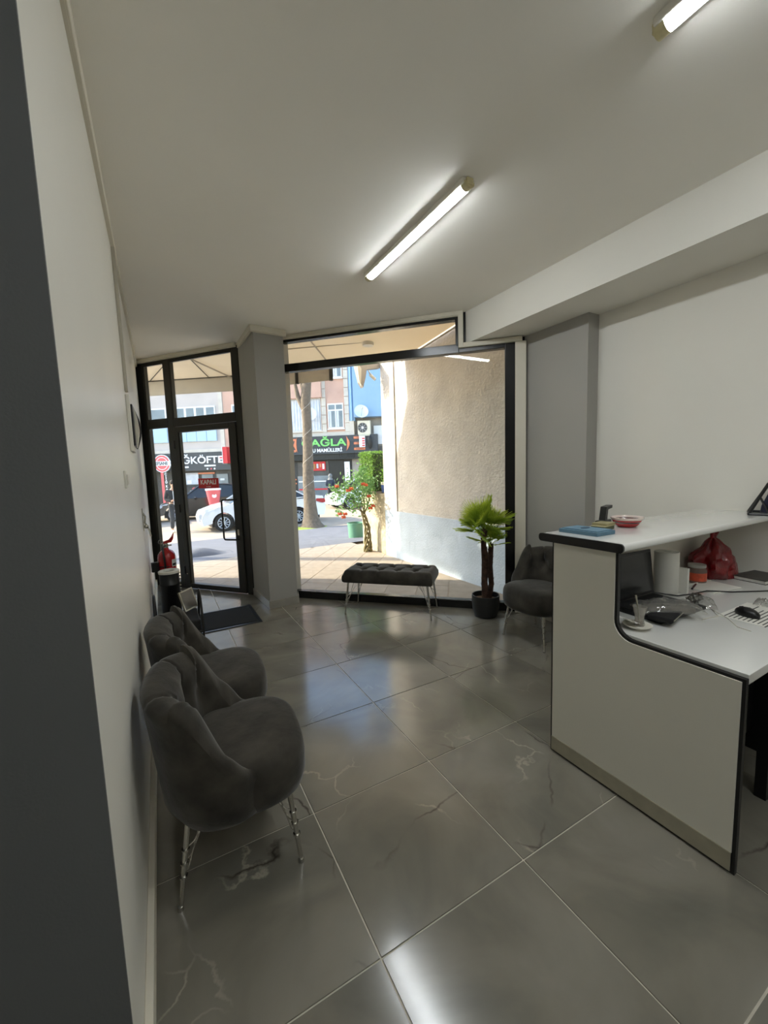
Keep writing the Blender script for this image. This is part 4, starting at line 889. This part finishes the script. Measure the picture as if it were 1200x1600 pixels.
# ------------------------------------------------------------------ people
SK = mat('skin', (196, 150, 122), .6, var=.05)
def skin(name, verts, edges, radii, m, parent, sub=2):
    me = bpy.data.meshes.new(name); me.from_pydata([Vector(v) for v in verts], edges, []); o = bpy.data.objects.new(name, me); COL.objects.link(o); o.parent = parent
    md_ = o.modifiers.new('skin', 'SKIN'); me.materials.append(m)
    if not me.skin_vertices: me.skin_vertices.new()
    for i, r in enumerate(radii):
        v = me.skin_vertices[0].data[i]; v.radius = r if isinstance(r, tuple) else (r, r); v.use_root = (i == 0)
    md_.use_smooth_shade = True; s = o.modifiers.new('sub', 'SUBSURF'); s.levels = sub; s.render_levels = sub
    return o
def person(label, loc, rz, jacket, trouser, hair, hood=False, scarf=None, s=1.0, phone=True):
    t = thing('person', label, 'person', loc, rz); t.scale = (s, s, s)
    # faces local -y
    V = [(0, 0, .95), (0, 0, 1.18), (0, -.01, 1.40), (0, -.03, 1.50), (0, -.05, 1.60), (0, -.055, 1.72),
         (-.10, 0, .90), (-.11, -.06, .50), (-.11, .02, .09), (-.115, -.10, .04), (.10, 0, .90), (.12, .08, .50), (.13, .20, .12), (.135, .09, .05),
         (-.19, 0, 1.40), (-.25, .03, 1.14), (-.14, -.22, 1.08), (-.10, -.28, 1.12), (.19, 0, 1.40), (.25, .03, 1.14), (.14, -.22, 1.10), (.08, -.28, 1.14)]
    E_ = [(0, 1), (1, 2), (2, 3), (3, 4), (4, 5), (0, 6), (6, 7), (7, 8), (8, 9), (0, 10), (10, 11), (11, 12), (12, 13), (2, 14), (14, 15), (15, 16), (16, 17), (2, 18), (18, 19), (19, 20), (20, 21)]
    R = [(.14, .10), (.12, .09), (.14, .095), .055, (.072, .088), (.065, .08), .085, .058, .04, .035, .085, .058, .04, .035, .058, .045, .034, .03, .058, .045, .034, .03]
    skin('body', V, E_, R, SK, t)
    skin('jacket', [(0, 0, .93)] + V[1:3] + [(0, -.02, 1.46)] + V[14:17] + V[18:21], [(0, 1), (1, 2), (2, 3), (2, 4), (4, 5), (5, 6), (2, 7), (7, 8), (8, 9)], [(.17, .125), (.16, .12), (.165, .12), .075, .08, .064, .052, .08, .064, .052], jacket, t)
    skin('trousers', [(0, 0, .95)] + [V[6], V[7], (V[8][0], V[8][1], .12), V[10], V[11], (V[12][0], V[12][1], .16)], [(0, 1), (1, 2), (2, 3), (0, 4), (4, 5), (5, 6)], [(.15, .11), .10, .078, .062, .10, .078, .062], trouser, t)
    for a in (V[8], V[12]): MB().ball((a[0], a[1] - .06, .045), .05, .95, 2.4, .9, 14).done('shoe', M['whitep'] if not scarf else M['blackp'], t, smooth=True)
    for k, h in enumerate((V[17], V[21])):
        for q in range(5):
            sx = 1 if k == 0 else -1; px = (q - 1.5) * .017 if q < 4 else sx * .04
            skin('finger', [(h[0] + px * .6, h[1] + .01, h[2]), (h[0] + px, h[1] - .035, h[2] + .012 + (.01 if q == 4 else 0)), (h[0] + px + sx * .006, h[1] - .05 + .01 * (q == 0), h[2] - .010 + (.03 if q == 4 else 0))], [(0, 1), (1, 2)], [.0095, .0085, .007], SK, t, 1)
    if not scarf: MB().ball((0, -.035, 1.70), .098, .92, 1.05, .95, 18).done('hair', hair, t, smooth=True)
    else: MB().ball((0, -.03, 1.665), .125, .95, 1.0, 1.15, 18).tube([(0, 0, 1.58), (0, 0, 1.44)], [.10, .17], 16).done('headscarf', scarf, t, smooth=True)
    MB().ball((0, -.145, 1.645), .014, .8, 1, 1.3, 8).done('nose', SK, t, smooth=True)
    for sx in (-1, 1):
        MB().ball((sx * .03, -.135, 1.672), .009, 1.2, .6, .7, 8).done('eye', M['blackp'], t, smooth=True)
        if not scarf: MB().ball((sx * .086, -.05, 1.65), .022, .4, .8, 1.2, 8).done('ear', SK, t, smooth=True)
    MB().ball((0, -.135, 1.612), .018, 1.3, .4, .35, 8).done('mouth', mat('lips', (160, 92, 82), .6), t, smooth=True)
    return t
JK = mat('dark_jacket_cloth', (44, 44, 46), .9, var=.15); TRs = mat('dark_trouser_cloth', (52, 54, 58), .9, var=.1); HR = mat('dark_brown_hair', (52, 42, 36), .8, var=.3, scale=40)
pm = person('person in dark jacket and white shirt looking down at a phone in both hands', (.40, 15.55, -.45), math.radians(18), JK, TRs, HR)
MB().box(-.055, .055, -.135, -.115, .95, 1.42, .02).done('shirt', mat('white_shirt_cloth', (226, 226, 224), .85, var=.04), pm)
ph = tag(MB().box(-.035, .035, -.006, .006, 0, .13, .005).done('phone', M['blackp']), 'dark phone held by the person in the dark jacket', 'phone'); ph.location = (.40 - .35 * -.28 * -1 * -1 + .0, 15.55 - .33, .66); ph.rotation_euler = (math.radians(-35), 0, math.radians(18))
person('person in grey headscarf and dark coat before the bakery front', (8.55, 21.7, -.45), math.radians(150), mat('navy_coat', (46, 56, 72), .9, var=.1), TRs, HR, scarf=mat('grey_scarf', (120, 122, 122), .9, var=.1), s=.98)
# ------------------------------------------------------------------ buildings across the street
K = 1.25; FO = (7.398 * K, 19.061 * K); FD = (.8211, -.5708)
FR = math.atan2(FD[1], FD[0])
def F(name, label): return thing(name, label, 'building', (FO[0], FO[1], 0), FR)
def U(u): return u * K
def Z(z): return 1.46 + (z - 1.46) * K
def FB(name, m, par, u0, u1, z0, z1, y0, y1, bev=0, **k): return MB().box(U(u0), U(u1), y0, y1, Z(z0), Z(z1), bev).done(name, m, par, **k)
GRW = mat('grey_pink_render', (198, 188, 182), .95, var=.06, scale=1.5); PKW = mat('salmon_render', (206, 168, 150), .95, var=.08, scale=1.5); STN = mat('pale_stone', (206, 198, 186), .9, var=.08, scale=4); BLW = mat('sky_blue_render', (142, 174, 204), .9, var=.04, scale=2)
BPN = mat('pale_blue_panel', (178, 206, 232), .7, var=.04); WFR = mat('white_window_frame', (232, 232, 230), .5, var=.02); PAN = mat('window_glass_far', (120, 130, 136), .12, var=.2, scale=1.5); CUR = mat('net_curtain', (206, 210, 216), .9, var=.1, scale=3)
SGN = mat('dark_sign_board', (58, 62, 66), .5, var=.06, scale=2); DRK = mat('dark_shop_front', (52, 50, 48), .5, var=.3, scale=2); ORG = mat('orange_sign_plastic', (214, 128, 90), .5, var=.05); GRN = mat('green_letter', (128, 208, 112), .5, var=.03); WLT = mat('white_letter', (236, 238, 240), .5, var=.02); RSG = mat('red_sign', (206, 44, 50), .5, var=.05); PKR = mat('pink_red_roundel', (216, 96, 100), .5, var=.05); TXD = mat('dark_letter', (46, 56, 62), .6)
GB = -.45
def gzf(): return (GB - 1.46) / K + 1.46
g0 = gzf()
# --- left block
LB = F('apartment_block', 'grey apartment block above the shop with the round sign')
FB('wall', GRW, LB, -16, -2.6, 2.75, 9.5, 0, 6)
FB('shop_wall', DRK, LB, -16, -2.6, g0, 1.70, .25, 6)
FB('ledge', STN, LB, -16, -2.6, 2.62, 2.78, -.12, 0, .02)
FB('stone_pier', STN, LB, -5.42, -5.22, 2.78, 9.5, -.06, 0)
FB('salmon_wall', PKW, LB, -5.2, -2.9, 2.80, 9.5, -.02, 0)
for (a, c, nn) in ((-9.95, -8.25, 2), (-7.75, -5.62, 4), (-12.6, -10.4, 3), (-4.75, -3.3, 2)):
    for (z0_, z1_) in ((4.30, 4.92), (6.6, 7.5)):
        f = FB('window', WFR, LB, a, c, z0_, z1_, -.06, 0); wd_ = (c - a) / nn
        for k in range(nn): FB('pane', PAN, f, a + wd_ * k + .06, a + wd_ * (k + 1) - .06, z0_ + .06, z1_ - .07, -.066, -.058)
    if a > -9.99 and a < -5 or a == -12.6:
        for k in range(nn): FB('balcony_panel', BPN, LB, a + wd_ * k + .01, a + wd_ * (k + 1) - .01, 3.18, 4.24, -.09, -.005, .01)
        FB('balcony_rail', WFR, LB, a, c, 4.24, 4.28, -.12, 0)
sd = FB('sign_board', SGN, LB, -13.5, -4.45, 1.70, 2.62, -.16, .25)
S0 = lambda u, z, y=-.175: (U(u), y, Z(z))
text('ÇİĞKÖFTE', .62, WLT, sd, S0(-6.75, 2.22), (PI / 2, 0, 0), ext=.012, bold=.010, sx=1.16)
MB().box(U(-6.35), U(-5.75), -.18, -.16, Z(1.90), Z(1.98), .005).done('pill_panel', WLT, sd); MB().box(U(-7.75), U(-7.2), -.18, -.16, Z(1.86), Z(1.94), .005).done('pill_panel', WLT, sd)
for k, u in enumerate((-6.2, -6.0, -5.82)): MB().tube([(U(u), -.178, Z(1.78)), (U(u), -.162, Z(1.78))], .055, 14).done('round_icon', PKR if k == 1 else WLT, sd)
MB().tube([(U(-5.42), -.178, Z(2.34)), (U(-5.42), -.162, Z(2.34))], .11, 20).done('round_badge', PKR, sd); text('EFSANE', .15, WLT, sd, S0(-5.4, 2.12), (PI / 2, 0, 0), ext=.004, bold=.004)
rs = FB('projecting_sign', RSG, LB, -5.12, -4.90, 2.02, 2.82, -.7, -.05); FB('sign_border', WLT, rs, -5.14, -5.12, 2.0, 2.84, -.72, -.03)
rs = thing('round_shop_sign', 'round pink sign with white lettered banner on a red pole', 'sign', (FO[0], FO[1], 0), FR)
cu_, cz_ = U(-8.50), Z(2.12)
def disc(r, y0, y1, m, nme, par=rs, n=40): return MB().tube([(cu_, y0, cz_), (cu_, y1, cz_)], r, n).done(nme, m, par, smooth=30)
disc(.56, -.42, -.34, WLT, 'outer_disc'); disc(.52, -.425, -.42, PKR, 'pink_disc'); disc(.40, -.43, -.425, WLT, 'white_ring'); disc(.36, -.435, -.43, PKR, 'inner_disc')
MB().extr([(cu_ - .64, cz_ - .14), (cu_ - .57, cz_), (cu_ - .64, cz_ + .15), (cu_ + .64, cz_ + .15), (cu_ + .57, cz_), (cu_ + .64, cz_ - .14)], 'y', -.46, -.435).done('banner', WLT, rs)
text('EFSANE', .29, TXD, rs, (cu_, -.465, cz_ + .0), (PI / 2, 0, 0), ext=.004, bold=.006, sx=.86)
MB().box(cu_ - .16, cu_ + .02, -.40, -.34, GB, cz_ - .55).done('red_pole_panel', PKR, rs)
for k, c_ in enumerate('ÇİĞKÖFTE'[:5]): text(c_, .22, WLT, rs, (cu_ + .17, -.40, cz_ - .68 - .26 * k), (PI / 2, 0, 0), ext=.004, bold=.006)
MB().tube([(cu_ + .05, -.38, cz_ - .5), (cu_ + .05, -.38, GB)], .03, 8).done('pole', M['alu'], rs)
# shop front details of the left block
for (a, c, z0_, z1_, m_, y) in ((-7.6, -6.9, 1.0, 1.6, CUR, .2), (-6.7, -6.1, .2, 1.5, PAN, .2), (-8.3, -7.7, .2, 1.5, PAN, .2), (-5.9, -5.3, .1, 1.5, PAN, .2), (-7.5, -6.0, 1.52, 1.60, ORG, .2)):
    FB('shop_window', m_, LB, a, c, z0_, z1_, y, .25)
for k in range(6): FB('product_panel', (WLT, CUR, GRN, WLT, PKR, CUR)[k], LB, -7.5 + .36 * k, -7.28 + .36 * k, 1.05 + .06 * (k % 3), 1.22 + .05 * (k % 2), .17, .2)
ck = FB('counter_front', mat('dark_counter', (46, 48, 50), .5), LB, -7.55, -6.3, g0 + .0, .85, -.1, .2)
MB().tube([(U(-7.0), -.115, Z(.70)), (U(-7.0), -.10, Z(.70))], .20, 24).done('round_emblem', PKR, ck); MB().box(U(-7.25), U(-6.75), -.125, -.115, Z(.62), Z(.70)).done('emblem_band', WLT, ck)
st_ = thing('red_display_cup', 'red tapered display stand before the shop opposite', 'display', (1.98, 18.4, -.45)); MB().lathe([(0, 0), (.18, 0), (.20, .70), (.30, 1.30), (.0, 1.30)], n=24).done('cup_body', PKR, st_, smooth=50); MB().lathe([(.302, 1.28), (.315, 1.28), (.315, 1.34), (0, 1.34)], n=24).done('cup_rim', WLT, st_); MB().tube([(0, -.262, 1.05), (0, -.245, 1.05)], .09, 16).done('cup_badge', WLT, st_)
# --- middle block
MBk = F('salmon_apartment_block', 'salmon and stone apartment block above the bakery')
FB('wall', PKW, MBk, -2.6, 1.2, 3.2, 9.5, 0, 6)
FB('shop_wall', DRK, MBk, -2.6, 1.2, g0, 3.2, .35, 6)
FB('stone_course', STN, MBk, -2.6, 1.2, 3.17, 3.36, -.05, 0)
for (a, c) in ((-2.58, -2.3), (-.16, .06), (.98, 1.2)):
    n = 14
    for k in range(n): FB('stone_block', STN, MBk, a, c, 3.36 + .42 * k, 3.36 + .42 * (k + 1) - .02, -.08, 0, .006)
bwn = FB('balcony_window', WFR, MBk, -2.0, -.2, 3.45, 5.02, -.05, 0); FB('window_glass', PAN, bwn, -1.96, -.24, 3.50, 4.98, -.058, -.05)
b = MB()
b.grid(lambda u, v: (U(-1.95 + 1.70 * u), -.085 + .02 * math.sin(u * 75), Z(3.5 + 1.46 * v)), 150, 1); b.done('net_curtain', CUR, bwn, smooth=True, fix=False)
FB('balcony_wall', PKW, MBk, -2.15, -.1, 5.02, 5.85, -.35, 0); FB('balcony_cap', WFR, MBk, -2.2, -.05, 5.85, 5.98, -.42, 0); FB('sill', STN, MBk, -2.1, -.12, 3.38, 3.45, -.12, 0)
for (z0_, z1_) in ((3.52, 4.73), (5.93, 7.0)):
    f = FB('window', WFR, MBk, .14, .92, z0_, z1_, -.06, 0)
    for a, c in ((.19, .50), (.56, .87)):
        FB('pane', PAN, f, a, c, z0_ + .07, z1_ - .36, -.068, -.058); FB('pane', PAN, f, a, c, z1_ - .29, z1_ - .07, -.068, -.058)
        FB('curtain', CUR, f, a + .02, a + .13, z0_ + .08, z1_ - .37, -.072, -.068)
    FB('window_sill', WFR, f, .10, .96, z0_ - .05, z0_, -.12, -.0)
def dish(u, z, y, r, label):
    t = thing('satellite_dish', label, 'satellite dish', (FO[0], FO[1], 0), FR); c = Vector((U(u), y, Z(z)))
    b = MB(); rings = []; ax = Vector((.25, -.85, .35)).normalized(); s_ = ax.orthogonal().normalized(); q_ = ax.cross(s_)
    for k in range(6):
        rr = r * k / 5; rings.append([b.b.verts.new(c + ax * (.18 * (rr / r) ** 2) + (s_ * math.cos(2 * PI * j / 28) + q_ * math.sin(2 * PI * j / 28)) * rr) for j in range(28)] if k else [b.b.verts.new(c)])
    for A_, B_ in zip(rings, rings[1:]):
        for j in range(28):
            vs = [A_[j % len(A_)], A_[(j + 1) % len(A_)], B_[(j + 1) % 28], B_[j]]; w_ = []
            for v in vs:
                if v not in w_: w_.append(v)
            b.b.faces.new(w_)
    b.done('reflector', mat('dish_white', (222, 224, 224), .5, var=.03), t, smooth=True)
    MB().tube([c, c + Vector((0, .25, -.25)), c + Vector((0, -y - .0 + .02, -.35))], .02, 6).done('bracket', M['steel'], t, smooth=True); MB().tube([c + Vector((0, -.05, -r * .9)), c + ax * .5], .012, 6).ball(c + ax * .5, .05, seg=8).done('arm', M['steel'], t, smooth=True)
dish(-.72, 4.18, -.45, .46, 'satellite dish in front of the curtained window'); dish(1.84, 4.18, -.50, .42, 'satellite dish at the foot of the blue wall')
bs = FB('sign_board', SGN, MBk, -3.0, 2.55, 2.30, 3.17, -.22, .35)
text('ÇAĞLA', .60, GRN, bs, S0(-.10, 2.83, -.24), (PI / 2, 0, 0), ext=.02, bold=.014, sx=1.42)
text('UNLU MAMÜLLERİ', .29, WLT, bs, S0(-.16, 2.47, -.24), (PI / 2, 0, 0), ext=.012, bold=.008, sx=1.0)
def crescent(cx, s):
    P = [(U(cx) + s * .22 * math.sin(PI * k / 12), Z(2.42 + .72 * k / 12)) for k in range(13)] + [(U(cx) + s * (.02 + .04 * math.sin(PI * k / 12)), Z(2.42 + .72 * k / 12)) for k in range(11, 0, -1)]
    MB().extr(P, 'y', -.25, -.22).done('crescent', ORG, bs)
crescent(1.02, 1); crescent(-1.42, -1)
for sgn, u in ((1, 1.40), (-1, -2.05)):
    for k in range(3):
        p_ = MB().box(U(u), U(u + .55), -.24, -.22, Z(2.98 - .27 * k), Z(3.09 - .27 * k), .008).done('orange_pill', ORG, bs)
        text(('PASTA', 'BÖREK', 'KURABİYE')[k], .10, TXD, p_, (U(u + .275), -.245, Z(3.035 - .27 * k)), (PI / 2, 0, 0), ext=.002)
FB('soffit_band', M['blackp'], MBk, -2.6, 2.4, 2.02, 2.30, -.05, .35)
FB('shop_window', mat('bakery_interior', (90, 84, 78), .4, var=.5, scale=1.2), MBk, -1.6, .0, .4, 1.95, .30, .35); FB('door_opening', M['blackp'], MBk, .02, .75, g0, 2.0, .32, .35)
FB('red_banner', RSG, MBk, -1.25, -.15, 1.50, 1.95, .2, .28); FB('white_poster', WLT, MBk, .82, 1.08, .90, 1.90, .2, .3)
for k in range(7): FB('product_panel', (CUR, ORG, WLT, mat('bread_brown', (168, 120, 70), .7), CUR, ORG, WLT)[k], MBk, -1.2 + .15 * k, -1.10 + .15 * k, 1.58 + .04 * (k % 3), 1.84, .17, .2)
FB('display_case', PAN, MBk, -1.5, .05, g0, 1.25, -.2, .2); FB('case_shelf', WLT, MBk, -1.45, 0, .95, 1.0, -.22, -.2); FB('case_shelf', RSG, MBk, -1.45, 0, .55, .62, -.22, -.2); FB('orange_band', ORG, MBk, -2.5, -1.7, 1.05, 1.12, .3, .35); FB('orange_band', ORG, MBk, -2.5, -1.7, .85, .92, .3, .35)
FB('white_cabinet', WLT, MBk, -2.6, -2.4, g0, 1.95, .1, .35)
# --- blue block
BB = F('blue_apartment_block', 'sky blue apartment block with grey wall below')
FB('wall', BLW, BB, 1.45, 9, 4.0, 9.5, -.3, 6); FB('lower_wall', mat('grey_old_render', (150, 144, 136), .95, var=.15, scale=2), BB, 1.2, 9, g0, 4.0, .3, 6)
FB('blue_pier', BLW, BB, 1.22, 1.47, 3.85, 9.5, -.1, 6); MB().tube([(U(1.34), -.16, Z(3.85)), (U(1.34), -.16, Z(9.4))], .06, 10).done('drain_pipe', mat('light_blue_pipe', (150, 188, 220), .5), BB, smooth=True)
FB('stone_pier', STN, BB, 1.2, 1.42, 3.17, 3.85, -.1, .3); FB('shutter', mat('dark_shutter', (86, 84, 82), .6), BB, 2.6, 4.4, g0, 2.6, .2, .3); FB('window', WFR, BB, 2.35, 2.9, 2.7, 3.6, .22, .3)
ac = thing('air_conditioner', 'beige outdoor air conditioner unit below the blue wall', 'air conditioner', (FO[0], FO[1], 0), FR)
MB().box(U(1.62), U(2.24), -.28, .0, Z(3.16), Z(3.82), .02).done('casing', mat('beige_casing', (214, 206, 186), .5), ac); MB().tube([(U(1.86), -.285, Z(3.49)), (U(1.86), -.27, Z(3.49))], .29, 30).done('fan_grille', mat('dark_grille', (70, 70, 68), .6), ac); MB().ball((U(1.86), -.29, Z(3.49)), .07, 1, .3, 1, 12).done('fan_hub', WLT, ac, smooth=True)
for k in range(8): MB().tube([(U(1.86), -.289, Z(3.49)), (U(1.86) + .28 * math.cos(k * PI / 4), -.289, Z(3.49) + .28 * math.sin(k * PI / 4))], .006, 4).done('grille_spoke', WLT, ac)
MB().box(U(1.66), U(2.2), -.30, .28, Z(3.10), Z(3.16)).done('shelf_bracket', M['steel'], ac)
ss = thing('vertical_shop_sign', 'white and red vertical sign beside the bakery board', 'sign', (FO[0], FO[1], 0), FR); MB().box(U(1.70), U(1.98), -.50, -.42, Z(2.56), Z(3.08)).done('panel', WLT, ss)
for k in range(4): MB().box(U(1.84), U(1.97), -.51, -.50, Z(2.60 + .11 * k), Z(2.66 + .11 * k)).done('red_bar', RSG, ss)
MB().box(U(1.8), U(1.86), -.42, -.0, Z(2.8), Z(2.85)).done('arm', M['steel'], ss)
ho = thing('round_shop_roundel', 'dark oval sign hanging beside the vertical sign', 'sign', (FO[0], FO[1], 0), FR); MB().ball((U(2.20), -.35, Z(2.78)), .40, .35, .12, 1, 24).done('oval_panel', M['blackp'], ho, smooth=True); MB().box(U(2.17), U(2.22), -.30, .3, Z(3.0), Z(3.04)).done('arm', M['steel'], ho)
